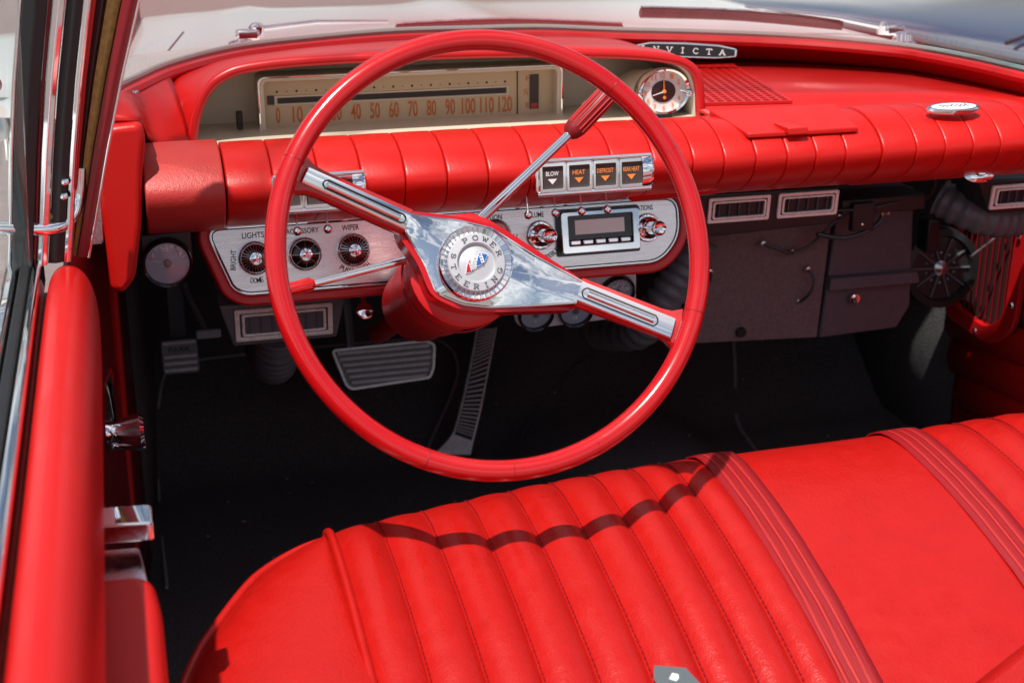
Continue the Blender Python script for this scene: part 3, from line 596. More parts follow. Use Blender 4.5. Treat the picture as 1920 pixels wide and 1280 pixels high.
# ------------------------------------------------------------------ climate controls on the pad
def climate(x0, x1, words, name, label, levers):
    c = thing(name, label, 'heater control', ((x0 + x1) / 2, .26, .60))
    T = frame(((x0 + x1) / 2, .2435, .6235), (1, 0, 0), (0, .12, 1)); wd = x1 - x0
    MB().prism(rrect(wd, .041, .006, 4), -.03, .002, T).build('case', 'chrome', c, bevel=.0015)
    MB().tube([(-wd / 2 + .002, .0185, .004), (wd / 2 - .004, .0185, .004)], .0026, 10, T=T).build('upper_rail', 'chrome', c)
    MB().tube([(-wd / 2 + .002, -.0195, .003), (wd / 2 - .004, -.0195, .003)], .0034, 10, T=T).build('lower_rail', 'chrome', c)
    MB().lathe([(.0205, -.014), (.0205, -.004), (.018, 0), (.012, .002)], T @ Matrix.Translation((wd / 2 - .002, 0, 0)) @ Matrix.Rotation(R(90), 4, 'Y'), 24, .55, 1).build('end_cheek', 'chrome', c)
    n = len(words); cw = (wd - .016) / n
    for i, (s_, mm) in enumerate(words):
        cx = -wd / 2 + .004 + cw * (i + .5); Tb = T @ Matrix.Translation((cx, -.001, 0))
        b = ringprism(MB(), rrect(cw * .96, .0335, .002, 3), rrect(cw * .76, .0255, .001, 3), .001, .0065, Tb).build('button_frame', 'chrome', c, bevel=.0012)
        MB().box((0, 0, .002), (cw * .78, .0265, .003), Tb).build('button_face', 'brown', b)
        if s_:
            text(s_, Tb @ Matrix.Translation((0, .0045, .0036)), min(cw * .62, .0038 * len(s_)), .0052, mm, b)
            MB().add([(-.0055, -.0015, .0041), (.0055, -.0015, .0041), (0, -.0078, .0041)], [(0, 2, 1)], Tb).build('arrow', mm, b)
    for x in levers:
        v = MB().tube([(x, .272, .606), (x, .262, .594), (x, .256, .580)], .0011, 8).build('lever', 'steel', c)
        MB().lathe([(0, -.0052), (.0030, -.0044), (.0050, -.0014), (.0050, .0014), (.0030, .0044), (0, .0052)], Matrix.Translation((x, .2555, .5765)), 16).build('lever_ball', 'chrome', v)
    return c
climate(.133, .277, [('BLOW', 'white'), ('HEAT', 'orange2'), ('DEFROST', 'orange2'), ('REAR HEAT', 'orange2')], 'heater_control', 'chrome heater control with printed word buttons and four ball levers', (.129, .162, .194, .226))
climate(-.166, -.062, [('', ''), ('', ''), ('', '')], 'vent_control', 'chrome vent control behind the left spoke with two ball levers', (-.139, -.105))

# ------------------------------------------------------------------ fuel gauge pod
fg = thing('fuel_gauge', 'round fuel gauge in a black pod left of the switch panel', 'gauge', (-.281, .33, .50))
def dialgauge(par, T, r, words, needle, red):
    g = MB().lathe([(r * 1.18, -.012), (r * 1.20, .004), (r * 1.12, .009), (r * 1.02, .007), (r, .003)], T, 40).build('gauge_rim', 'gloss', par)
    d = MB().lathe([(r * 1.01, .003), (0, .0032)], T, 40).build('gauge_dial', 'dial', g)
    for i in range(9):
        a = R(160 - 17.5 * i); L = .22 if i % 4 == 0 else .12
        MB().box((r * (.9 - L / 2), 0, .0036), (r * L, r * .035, .0003), T @ Matrix.Rotation(a, 4, 'Z')).build('gauge_tick', 'ered' if red and i < 2 else 'white', g)
    MB().box((r * .38, 0, .0050), (r * .76, r * .045, .0005), T @ Matrix.Rotation(R(needle), 4, 'Z')).build('needle', 'white' if not red else 'silver', g)
    MB().lathe([(r * .2, .0036), (r * .18, .006), (0, .0065)], T @ Matrix.Translation((0, 0, 0)), 18).build('needle_hub', 'charcoal', g)
    for s_, x, y, wd, ht in words: text(s_, T @ Matrix.Translation((x * r, y * r, .0036)), wd * r, ht * r, 'white', g)
    return g
T = face(-.2815, .305, .5375)
MB().prism([(-.0285, -.002), (-.0285, .0335), (.0285, .0345), (.0285, -.002)] + arcpts(0, -.002, .0285, .0300, 0, -180, 16)[1:-1], -.05, -.004, T).build('pod', 'black', fg, bevel=.003)
dialgauge(fg, T, .0240, [('FUEL', 0, -.12, .55, .15), ('1/2', -.05, .68, .28, .22), ('1', .62, .42, .09, .2), ('R', -.62, .42, .12, .2)], 165, True)
MB().lathe([(.0240, .0085), (.015, .0105), (0, .0112)], T, 32).build('lens', 'lens', fg)

# ------------------------------------------------------------------ gauge trio under the panel
gp3 = thing('gauge_panel', 'grey plate with three small round gauges under the dashboard', 'gauges', (.235, .41, .38))
T = frame((.235, .405, .415), (1, 0, 0), (0, -.25, 1))
MB().prism(roundpoly([(-.085, .0), (-.076, -.030), (-.058, -.038), (.090, -.032), (.083, .040), (-.02, .043)], .012), -.004, 0, T).build('plate', 'greyp', gp3, bevel=.0015)
for x, y, nd, wds in ((-.0515, -.0135, 120, [('0', .0, -.5, .12, .2)]), (.0030, -.0130, 150, [('12', .0, -.5, .3, .2)]), (.0585, .0105, 60, [('190', -.35, .45, .5, .22), ('210', .10, .62, .5, .22), ('230', .52, .22, .5, .22)])):
    dialgauge(gp3, T @ Matrix.Translation((x, y, 0)), .0205, wds, nd, y < 0)

# ------------------------------------------------------------------ air vents under the dashboard
def louvre(par, T, wd, ht, n):
    f = ringprism(MB(), rrect(wd, ht, .002, 3), rrect(wd * .90, ht * .76, .002, 3), 0, .004, T).build('vent_frame', 'trim', par, bevel=.0012)
    ringprism(MB(), rrect(wd * .86, ht * .70, .003, 3), rrect(wd * .80, ht * .56, .002, 3), .0005, .005, T).build('inner_frame', 'trim', f, bevel=.001)
    MB().box((0, 0, -.006), (wd * .88, ht * .72, .002), T).build('vent_throat', 'ink', f)
    for k in range(n): MB().box((-wd * .40 + wd * .80 * (k + .5) / n, 0, -.001), (.0008, ht * .56, .008), T).build('vent_blade', 'charcoal', f)
    return f
vl = thing('air_vent', 'charcoal air vent hanging below the switch panel left of the column', 'air vent', (-.15, .40, .40), 'under dash air vents')
T = frame((-.1490, .36, .4365), (1, 0, 0), (0, -.12, 1))
MB().prism([(-.0765, .0270), (.0765, .0270), (.064, -.0275), (-.062, -.0285)], -.08, 0, T).build('housing', 'charcoal', vl, bevel=.003)
louvre(vl, T @ Matrix.Translation((0, .0005, .0005)), .118, .042, 7)
vc = thing('air_vent', 'black air vent with two chrome louvres right of the steering wheel', 'air vent', (.49, .40, .50), 'under dash air vents')
T = frame((.490, .36, .5325), (1, 0, 0), (0, -.10, 1))
MB().prism([(-.108, .028), (.092, .026), (.099, -.019), (.090, -.026), (-.090, -.033)], -.09, 0, T).build('housing', 'black', vc, bevel=.003)
louvre(vc, T @ Matrix.Translation((-.0485, .0055, .0005)), .086, .034, 5); louvre(vc, T @ Matrix.Translation((.0490, .0055, .0005)), .086, .034, 5)
vr = thing('air_vent', 'black air vent with one chrome louvre at the right end of the dashboard', 'air vent', (.87, .40, .50), 'under dash air vents')
T = frame((.870, .36, .528), (1, 0, 0), (0, -.10, 1))
MB().prism([(-.080, .024), (.085, .024), (.07, -.024), (-.052, -.025)], -.08, 0, T).build('housing', 'black', vr, bevel=.003)
louvre(vr, T @ Matrix.Translation((-.005, .000, .0005)), .105, .034, 7)
def hose(label, pts, r):
    Pp = spline(pts, 16); rs = [r * (1 + .075 * math.cos(i * 2 * math.pi / 4)) for i in range(len(Pp))]
    tag(MB().tube(Pp, rs, 16).build('duct_hose', 'charcoal', ang=80), label, 'hose', 'corrugated duct hoses')
hose('black corrugated duct hose beside the lower right spoke of the wheel', [(.43, .45, .475), (.405, .45, .43), (.375, .46, .375), (.36, .50, .33), (.35, .62, .29)], .026)
hose('black corrugated duct hose under the left air vent', [(-.15, .44, .40), (-.15, .47, .36), (-.15, .52, .325), (-.15, .62, .31)], .028)
hose('black corrugated duct hose under the rightmost air vent', [(.80, .46, .505), (.84, .42, .485), (.90, .42, .478), (.98, .42, .49)], .026)

# ------------------------------------------------------------------ boxes under the passenger side
bx = thing('heater_box', 'dark fibre board heater cover with clipped wires below the centre vents', 'heater box', (.53, .50, .30))
MB().add([(.440, .47, .515), (.655, .50, .50), (.628, .47, .305), (.425, .46, .318), (.44, .62, .52), (.655, .66, .50), (.628, .62, .305), (.425, .60, .318)],
  [(0, 1, 2, 3), (4, 7, 6, 5), (0, 4, 5, 1), (1, 5, 6, 2), (2, 6, 7, 3), (3, 7, 4, 0)]).build('cover', 'fibre', bx, bevel=.002)
MB().lathe([(.008, 0), (.007, .003), (0, .003)], frame((.503, .461, .328), (1, 0, 0), (0, 0, 1)), 16).build('grommet', 'ink', bx)
for pts in ([(.430, .452, .412), (.447, .452, .41), (.452, .460, .421)], [(.531, .462, .455), (.565, .46, .442), (.578, .466, .438)], [(.606, .468, .41), (.612, .462, .395), (.606, .462, .375), (.596, .470, .362)], [(.578, .466, .438), (.60, .462, .447), (.625, .45, .478), (.640, .45, .49)]):
    w_ = MB().tube(spline(pts, 6), .0022, 8).build('clipped_wire', 'wirep', bx)
    for e in (pts[0], pts[-1]): MB().lathe([(.005, 0), (.004, .003), (0, .004)], face(e[0], e[1] + .004, e[2]), 10).build('clip', 'steel', w_)
db = thing('duct_box', 'black plastic duct box with a silver screw right of the fibre board cover', 'duct box', (.70, .53, .30))
MB().add([(.665, .50, .515), (.795, .52, .505), (.800, .51, .325), (.770, .49, .30), (.636, .478, .300), (.665, .68, .515), (.795, .70, .505), (.80, .69, .325), (.770, .67, .30), (.636, .66, .30)],
  [(0, 1, 2, 3, 4), (5, 9, 8, 7, 6), (0, 5, 6, 1), (1, 6, 7, 2), (2, 7, 8, 3), (3, 8, 9, 4), (4, 9, 5, 0)]).build('box', 'fibre2', db, bevel=.004)
MB().add([(.646, .474, .392), (.797, .492, .384), (.799, .488, .368), (.642, .470, .374), (.646, .50, .392), (.797, .52, .384), (.799, .52, .368), (.642, .50, .374)],
  [(0, 1, 2, 3), (4, 7, 6, 5), (0, 4, 5, 1), (1, 5, 6, 2), (2, 6, 7, 3), (3, 7, 4, 0)]).build('ledge', 'fibre2', db, bevel=.002)
MB().lathe([(.008, 0), (.0075, .003), (.004, .004), (.003, .007), (0, .0075)], face(.690, .482, .3555), 18).build('screw', 'chrome', db)
MB().box((.700, .47, .505), (.13, .06, .022)).build('bracket', 'black', db, bevel=.002)
MB().box((.665, .437, .492), (.034, .012, .040)).build('bracket_tab', 'black', db, bevel=.002)
MB().lathe([(.003, 0), (.002, .002), (0, .0025)], face(.663, .431, .482), 10).build('rivet', 'chrome', db)
lm = thing('wiring_loom', 'black wires with a coloured plug hanging over the duct box', 'wires', (.70, .46, .49))
MB().tube(spline([(.60, .44, .470), (.64, .44, .462), (.68, .445, .468), (.702, .45, .480), (.708, .452, .498)], 8), .0034, 8).build('loom', 'wirep', lm)
MB().tube(spline([(.61, .432, .505), (.67, .435, .503), (.72, .44, .508), (.745, .45, .510)], 8), .0020, 8).build('wire', 'wirep', lm)
for i, mm in enumerate(('yellow', 'ered', 'blue', 'orange2')): MB().tube([(.704 + .003 * i, .449, .488), (.703 + .004 * i, .448, .503)], .0015, 6).build('wire', mm, lm)
MB().tube(spline([(.77, .44, .545), (.778, .44, .53), (.775, .45, .51), (.76, .46, .495)], 6), .0022, 8).build('wire', 'copper', lm)
sp = thing('blower_fan', 'black round blower fan with metal spokes beside the right kick panel', 'fan', (.915, .62, .29))
T = frame((.905, .60, .350), (1, -.12, 0), (0, .1, 1))
MB().lathe([(.058, -.05), (.062, -.01), (.060, .004), (.050, .006), (.047, -.004)], T, 40, 1, 1.05).build('fan_ring', 'black', sp)
MB().lathe([(.048, -.016), (0, -.016)], T, 32, 1, 1.05).build('fan_back', 'ink', sp)
for k in range(10):
    MB().box((.031, 0, -.004), (.036, .0022, .008), T @ Matrix.Rotation(k * math.pi / 5, 4, 'Z')).build('fan_blade', 'charcoal', sp)
    MB().lathe([(0, -.004), (.0065, 0), (0, .006)], T @ Matrix.Rotation((k + .5) * math.pi / 5, 4, 'Z') @ Matrix.Translation((.024, 0, -.008)), 10).build('fan_rivet', 'steel', sp)
MB().lathe([(.013, -.010), (.012, .0), (.007, .003), (0, .004)], T, 20).build('fan_hub', 'steel', sp)
MB().tube([(.935, .57, .375), (.97, .55, .415), (1.0, .53, .44)], .0022, 6).build('fan_wire', 'steel', sp)
MB().box((.85, .56, .42), (.02, .03, .05)).build('fan_bracket', 'black', sp, bevel=.003)

# ------------------------------------------------------------------ right door
rdn = thing('passenger_door', 'red pleated passenger door panel with a louvred kick grille', 'door', (1.0, .5, 0))
for k in range(6):
    z0 = .02 + .058 * k; rows = []
    for t in (0, .15, .5, .85, 1):
        rows.append([(1.0 - .009 * math.sin(math.pi * t) - .0, y, z0 + .058 * t + (.70 - y) * .10) for y in ((.70 - max(0, .16 - z0) * .55) if k < 4 else .50, .45, .1, -.4)])
    MB().grid(rows).build('door_pleat', 'door', rdn, solid=.004)
MB().grid([[(1.004, y, z) for y in (.68, 1.0, 1.5)] for z in (-.05, .3, .62)]).build('carpet_side', 'carpet', rdn, solid=.006)
MB().box((1.02, .15, .28), (.02, 1.1, .62)).build('door_core', 'dred', rdn)
MB().box((1.0, .15, .52), (.024, 1.1, .10)).build('upper_panel', 'door', rdn, bevel=.01)
kg = ringprism(MB(), [(y, z) for y, z in roundpoly([(.70, .50), (.70, .235), (.56, .225), (.505, .27), (.495, .50)], .03, 5)], [(y, z) for y, z in roundpoly([(.675, .49), (.675, .262), (.575, .252), (.535, .285), (.527, .49)], .022, 5)], -.004, .006, frame((.985, 0, 0), (0, 1, 0), (0, 0, 1)))
kgo = kg.build('grille_frame', 'red', rdn, bevel=.002)
MB().box((.996, .60, .37), (.004, .17, .26)).build('grille_back', 'grille', rdn)
for k in range(9): MB().tube([(.987, .545 + .015 * k, .262), (.985, .540 + .015 * k, .485)], .0013, 6).build('grille_bar', 'dred', kgo)
for y, z in ((.515, .42), (.513, .31), (.60, .240), (.69, .255)): MB().lathe([(.005, 0), (.004, .002), (0, .003)], frame((.978, y, z), (0, -1, 0), (0, 0, 1)), 12).build('screw', 'chrome', kgo)

# ------------------------------------------------------------------ pedals
pb = thing('parking_brake_pedal', 'small ribbed black parking brake pedal at the far left', 'pedal', (-.262, .88, .2))
T = frame((-.2625, .853, .227), (1, 0, 0), (0, .36, .93))
MB().prism(rrect(.056, .054, .006, 4), -.006, .002, T).build('pad', 'pedal', pb, bevel=.0015)
for k in range(5):
    if k == 3: continue
    MB().box((0, -.021 + .0105 * k, .004), (.050, .0052, .004), T).build('pad_rib', 'ribs', pb, bevel=.0012)
text('PARK', T @ Matrix.Translation((0, .0105, .0022)), .034, .007, 'rubber', pb, up=.0012)
MB().box((-.262, .885, .34), (.026, .012, .20)).build('arm', 'charcoal', pb, bevel=.002)
dm = thing('release_lever', 'small grey release lever on a thin arm beside the parking brake', 'lever', (-.217, .85, .26))
MB().box((-.2170, .845, .2625), (.038, .008, .014)).build('grip', 'greyp', dm, bevel=.003)
MB().tube([(-.222, .852, .268), (-.245, .87, .325), (-.252, .88, .36)], .0055, 8).build('arm', 'charcoal', dm)
bp = thing('brake_pedal', 'wide ribbed brake pedal with a bright trim edge', 'pedal', (.05, .82, .17))
T = frame((.051, .80, .200), (1, 0, 0), (0, .36, .93))
BPX = roundpoly([(-.083, .0285), (-.078, .0325), (.070, .0345), (.084, .026), (.079, -.012), (.071, -.028), (-.057, -.0345), (-.066, -.0275)], .006, 3)
MB().prism(BPX, -.008, -.001, T).build('pad', 'pedal', bp, bevel=.001)
ringprism(MB(), BPX, offset(BPX, -.004 if sum(BPX[i][0] * BPX[(i + 1) % len(BPX)][1] - BPX[(i + 1) % len(BPX)][0] * BPX[i][1] for i in range(len(BPX))) > 0 else .004), -.009, .002, T).build('trim', 'trim', bp, bevel=.0008)
for k, (a, b_) in enumerate(((-.056, .064), (-.060, .068), (-.064, .071), (-.068, .074), (-.072, .075), (-.075, .073))):
    MB().box(((a + b_) / 2, -.0225 + .0095 * k, .0005), (b_ - a, .0052, .008), T).build('pad_rib', 'ribs', bp, bevel=.0015)
MB().tube([(.0, .815, .225), (-.002, .84, .32), (-.004, .86, .46)], .0085, 8, flat=.6).build('arm', 'charcoal', bp)
ap = thing('accelerator_pedal', 'long narrow accelerator pedal with a ribbed black tread and metal foot', 'pedal', (.175, .87, 0))
def APf(p, up=0): return (p[0], p[1] - .85 * up, p[2] + .52 * up)
L_ = [(.241, .973, .185), (.222, .943, .136), (.195, .905, .074), (.173, .880, .033), (.136, .862, .006)]
R_ = [(.277, .971, .182), (.264, .951, .148), (.233, .903, .071), (.209, .870, .018), (.201, .858, .0)]
def strip(L, Rr, lo_, hi_, k=6):
    A = spline(L, k); B = spline(Rr, k); mb = MB()
    mb.grid([[APf(a, lo_), APf(a, hi_), APf(b_, hi_), APf(b_, lo_), APf(a, lo_)] for a, b_ in zip(A, B)])
    mb.add([APf(A[0], lo_), APf(A[0], hi_), APf(B[0], hi_), APf(B[0], lo_)], [(0, 1, 2, 3)]); mb.add([APf(A[-1], lo_), APf(A[-1], hi_), APf(B[-1], hi_), APf(B[-1], lo_)], [(0, 1, 2, 3)])
    return mb
strip(L_, R_, .004, .014).build('blade', 'trim', ap, bevel=.002)
A = spline(L_[:4], 10); B = spline(R_[:4], 10)
inn = lambda a, b_, t: lerp(a, b_, t)
strip([inn(a, b_, .12) for a, b_ in zip(L_[:4], R_[:4])], [inn(a, b_, .88) for a, b_ in zip(L_[:4], R_[:4])], .012, .0155).build('tread', 'rubber', ap)
for k in range(1, 29):
    a = inn(A[k], B[k], .14); b_ = inn(A[k], B[k], .86); d = (Vector(A[min(k + 1, 30)]) - Vector(A[k])) * .28
    MB().add([APf(a, .015), APf(b_, .015), APf(Vector(b_) + d * 2, .015), APf(Vector(a) + d * 2, .015), APf(Vector(a) + d * .4, .0185), APf(Vector(b_) + d * .4, .0185), APf(Vector(b_) + d * 1.6, .0185), APf(Vector(a) + d * 1.6, .0185)],
      [(4, 5, 6, 7), (0, 1, 5, 4), (1, 2, 6, 5), (2, 3, 7, 6), (3, 0, 4, 7)]).build('tread_rib', 'ribs', ap)
MB().tube([(.245, .99, .20), (.225, 1.02, .27), (.215, 1.05, .33)], .004, 8).build('rod', 'steel', ap)

# ------------------------------------------------------------------ pull knob
pk = thing('pull_knob', 'small chrome pull knob hanging under the switch panel', 'knob', (-.054, .345, .45))
MB().tube([(-.053, .36, .474), (-.0535, .345, .462), (-.054, .335, .450)], [.005, .003, .003], 10).build('stem', 'chrome', pk)
MB().lathe([(.003, -.002), (.010, 0), (.0105, .003), (.008, .005), (0, .006)], frame((-.054, .335, .449), (1, 0, 0), (0, .6, .8)), 20).build('button', 'chrome', pk)

# ------------------------------------------------------------------ steering column and levers
AX = Vector((0, -math.cos(R(25)), math.sin(R(25)))); HUB = Vector((0, 0, .60))
WT = frame(HUB, (1, 0, 0), (0, math.sin(R(25)), math.cos(R(25))))
sc_ = thing('steering_column', 'glossy red steering column shroud below the wheel hub', 'column', (0, .25, .48))
MB().lathe([(.014, -.62), (.014, -.31), (.040, -.305), (.045, -.29), (.046, -.20), (.050, -.19), (.052, -.10), (.056, -.060), (.057, -.055), (.057, -.034), (.050, -.030)], WT, 40).build('shroud', 'red', sc_)
MB().tube([WT @ Vector((.0575 * math.cos(a), .0575 * math.sin(a), -.075)) for a in (i * math.pi / 20 for i in range(40))], .0012, 6, True).build('shroud_groove', 'dred', sc_)
MB().lathe([(.003, 0), (.0025, .002), (0, .003)], frame((.03, .20, .462), (1, 0, 0), (0, .6, .8)), 10).build('screw', 'chrome', sc_)
gl = thing('gear_lever', 'chrome gear lever with a fluted dark red grip behind the wheel rim', 'gear lever', (.02, .08, .61))
MB().lathe([(.016, -.012), (.017, .0), (.013, .010), (.006, .016), (0, .017)], frame((.014, .075, .612), (1, 0, 0), (0, -.5, .86)), 24).build('boss', 'red', gl)
a = Vector((.020, .080, .617)); b = Vector((.1455, .150, .6925)); c = Vector((.196, .155, .739))
MB().tube([a, a.lerp(b, .5), b], [.0058, .0052, .0050], 14).build('rod', 'chrome', gl)
d = (c - b); L = d.length; T = frame(b, d.orthogonal(), d.cross(d.orthogonal()))
MB().lathe([(.006, -.004), (.0095, .0), (.0112, .006), (.0105, L * .5), (.0115, L - .004), (.009, L), (0, L + .002)], T, 28).build('grip', 'dred', gl)
for k in range(14):
    q = 2 * math.pi * k / 14; MB().tube([T @ Vector((.0110 * math.cos(q), .0110 * math.sin(q), .008)), T @ Vector((.0112 * math.cos(q), .0112 * math.sin(q), L - .006))], .0010, 5).build('flute', 'red', gl)
ts = thing('turn_signal_lever', 'thin chrome turn signal lever with a red fluted tip', 'lever', (-.05, .07, .58))
a = Vector((-.046, .072, .590)); b = Vector((-.146, .068, .5728)); c = Vector((-.178, .066, .5680))
MB().tube([a, b], [.0042, .0038], 12).build('rod', 'chrome', ts)
d = c - b; L = d.length; T = frame(b, d.orthogonal(), d.cross(d.orthogonal()))
MB().lathe([(.004, 0), (.0062, .003), (.0068, L * .4), (.0058, L), (0, L + .003)], T, 18).build('tip', 'rim', ts)
for k in range(10): q = 2 * math.pi * k / 10; MB().tube([T @ Vector((.0065 * math.cos(q), .0065 * math.sin(q), .004)), T @ Vector((.0060 * math.cos(q), .0060 * math.sin(q), L))], .0007, 5).build('flute', 'red', ts)

# ------------------------------------------------------------------ steering wheel
sw = thing('steering_wheel', 'large red two spoke steering wheel with a chrome centre', 'steering wheel', tuple(HUB))
RC = Vector((.0065, .001, .066)); RR = .2020
def ringpt(a, r=0, h=0): return WT @ (RC + Vector(((RR + r) * math.cos(a), (RR + r) * math.sin(a), h)))
rim = MB().tube([ringpt(2 * math.pi * i / 160) for i in range(160)], .0099, 24, True).build('rim', 'rim', sw)
for an in (48.5, 151, 245, 339, 25, 268, 292, 205):     # hairline joints and cracks in the old rim
    a = R(an); wd = .0007 if an in (48.5, 151, 245, 339) else .0004
    e1 = Vector((math.cos(a), math.sin(a), 0)); e2 = Vector((0, 0, 1)); span = range(28) if wd > .0005 else range(3, 11)
    pts = [WT @ (RC + e1 * (RR + .00988 * math.cos(q)) + e2 * .00988 * math.sin(q)) for q in (i * 2 * math.pi / 28 + R(random.uniform(-2, 2)) for i in span)]
    MB().tube(pts, wd * .6, 5, wd > .0005).build('rim_crack', 'dred', rim)
def wofr(u, v): r = math.hypot(u, v); return min(.052, max(0, (r - .06) / .135 * .047))
def spoke(P2, lo_, hi_, name, m, parent, bevel=.001, n=10):    # P2: inner-top, outer-top, outer-bottom, inner-bottom (u, v)
    mb = MB(); rows = []
    for i in range(n + 1):
        t = i / n; a = lerp(P2[0], P2[1], t); b = lerp(P2[3], P2[2], t); row = []
        if name == 'spoke' and t > .82: k_ = .55 * ((t - .82) / .18) ** 2; a, b = lerp(a, b, -k_ / 2), lerp(b, a, -k_ / 2)
        for k in range(5):
            q = lerp(a, b, k / 4); row.append(WT @ Vector((q[0], q[1], wofr(*q) + hi_ + .0012 * math.sin(math.pi * k / 4))))
        for k in range(5):
            q = lerp(b, a, k / 4); row.append(WT @ Vector((q[0], q[1], wofr(*q) + lo_)))
        row.append(row[0]); rows.append(row)
    mb.grid(rows); mb.add(rows[0][:-1], [tuple(range(10))]); mb.add(rows[-1][:-1], [tuple(range(10))])
    return mb.build(name, m, parent, bevel=bevel)
HUBP = roundpoly([(-.066, .0585), (-.0575, .0575), (.0, .0475), (.030, .0375), (.110, -.0235), (.104, -.0485), (.094, -.0525), (.010, -.0475), (-.018, -.0430), (-.045, -.0275), (-.0545, .006), (-.071, .035)], .01, 3)
MB().prism(HUBP, -.030, -.0008, WT).build('hub_body', 'rim', sw, bevel=.003, seg=3)
spoke([(-.0545, .0570), (-.160, .1020), (-.1695, .0790), (-.0670, .0340)], -.016, -.0012, 'spoke', 'rim', sw, .003)
spoke([(.1045, -.0235), (.1890, -.0725), (.1805, -.0975), (.0925, -.0490)], -.016, -.0012, 'spoke', 'rim', sw, .003)
for q in ([(-.0575, .0530), (-.1545, .0955), (-.1625, .0820), (-.0650, .0375)], [(.1025, -.0270), (.1815, -.0745), (.1735, -.0930), (.0945, -.0455)]):
    ins_ = spoke(q, .0, .0032, 'spoke_insert', 'chrome', sw, .0012)
    mid = lambda s, t: lerp(lerp(q[0], q[1], s), lerp(q[3], q[2], s), t)
    s0, s1 = (.06, .80)
    loop = [mid(s0 + (s1 - s0) * i / 10, .24) for i in range(11)] + [mid(s1 + .025, .35), mid(s1 + .035, .5), mid(s1 + .025, .65)] + [mid(s1 - (s1 - s0) * i / 10, .76) for i in range(11)] + [mid(s0 - .025, .65), mid(s0 - .035, .5), mid(s0 - .025, .35)]
    MB().tube([WT @ Vector((u, v, wofr(u, v) + .0046)) for u, v in loop], .0008, 6, True).build('insert_groove', 'ink', ins_)
    MB().tube([WT @ Vector((u, v, wofr(u, v) + .0040)) for u, v in (mid(s0 + .03 + (s1 - s0 - .03) * i / 8, .5) for i in range(9))], .0034, 12).build('insert_bar', 'chrome', ins_)
CPL = roundpoly([(-.0610, .0535), (-.010, .0445), (.022, .0345), (.1050, -.0285), (.1010, -.0410), (.0935, -.0470), (.0110, -.0425), (-.0150, -.0375), (-.0395, -.0245), (-.0485, .0065), (-.0650, .0385)], .006, 3)
cpl = spline([(x, y, 0) for x, y in CPL], 2, True); rows = []
for t in (1, .97, .9, .8, .65, .5, .3, .1):
    rows.append([WT @ Vector((p.x * t, p.y * t, wofr(p.x * t, p.y * t) + .0005 + .0075 * (1 - t * t))) for p in cpl + [cpl[0]]])
MB().grid(rows).build('centre_plate', 'chromer', sw, ang=60)
MB().tube([WT @ Vector((p.x, p.y, wofr(p.x, p.y) + .0006)) for p in cpl], .0011, 6, True).build('plate_edge', 'chrome', sw)
hb = MB().lathe([(.0372, .004), (.0368, .0105), (.0350, .0128), (.0320, .0118), (.0280, .0105)], WT, 56, cap=False).build('horn_ring', 'chrome', sw)
for k in range(40):
    q = 2 * math.pi * k / 40; MB().box((.0315, 0, .0128), (.0066, .0008, .0030), WT @ Matrix.Rotation(q, 4, 'Z')).build('fin', 'chrome', hb)
lr = MB().lathe([(.0284, .008), (.0284, .0150), (.0276, .0160), (.0196, .0168), (.0188, .0160), (.0182, .0125)], WT, 56, cap=False).build('letter_ring', 'silver', sw)
MB().lathe([(.0186, .0125), (.0176, .0112), (.0168, .0128), (.0164, .0130), (0, .0142)], WT, 48).build('centre_cap', 'silver', sw)
for ch, an in zip('POWER', (113.5, 88, 64, 42, 18)): a = R(an); slab(ch, WT @ Matrix.Translation((.0236 * math.cos(a), .0236 * math.sin(a), .0165)) @ Matrix.Rotation(a - math.pi / 2, 4, 'Z'), .0053, .0044, 'ink', lr, .15)
for ch, an in zip('STEERING', (161, 187, 213, 238, 262, 287, 311, 336)): a = R(an); slab(ch, WT @ Matrix.Translation((.0236 * math.cos(a), .0236 * math.sin(a), .0165)) @ Matrix.Rotation(a + math.pi / 2, 4, 'Z'), .0053, .0044, 'ink', lr, .15)
for k, (mm, dx, dy) in enumerate((('ered', -.0062, -.0042), ('silver', .0, -.0005), ('blue', .0062, .0030))):     # three tilted shields
    SH = [(-.0046, .0062), (.0046, .0072), (.0040, .0), (.0008, -.0062), (-.0040, -.0088), (-.0050, -.001)]
    Ts = WT @ Matrix.Translation((dx * .86, dy * .86, .0142 + .0006 * k)) @ Matrix.Rotation(R(-22), 4, 'Z') @ Matrix.Scale(.86, 4)
    s0 = MB().prism([(x * 1.12, y * 1.10) for x, y in SH], 0, .0005, Ts).build('shield', 'white', sw)
    MB().prism(SH, .0004, .0008, Ts).build('shield_field', mm, s0)
    MB().add([(-.0046, .0035, .0010), (-.0022, .0062, .0010), (.0036, -.0022, .0010), (.0012, -.0050, .0010)], [(0, 3, 2, 1)], Ts).build('shield_band', 'white', s0)
    for i in range(4): MB().box((-.0028 + .0017 * i, .0036 - .0025 * i, .0012), (.0024, .0009, .0002), Ts @ Matrix.Rotation(0, 4, 'Z')).build('shield_check', 'ink', s0)

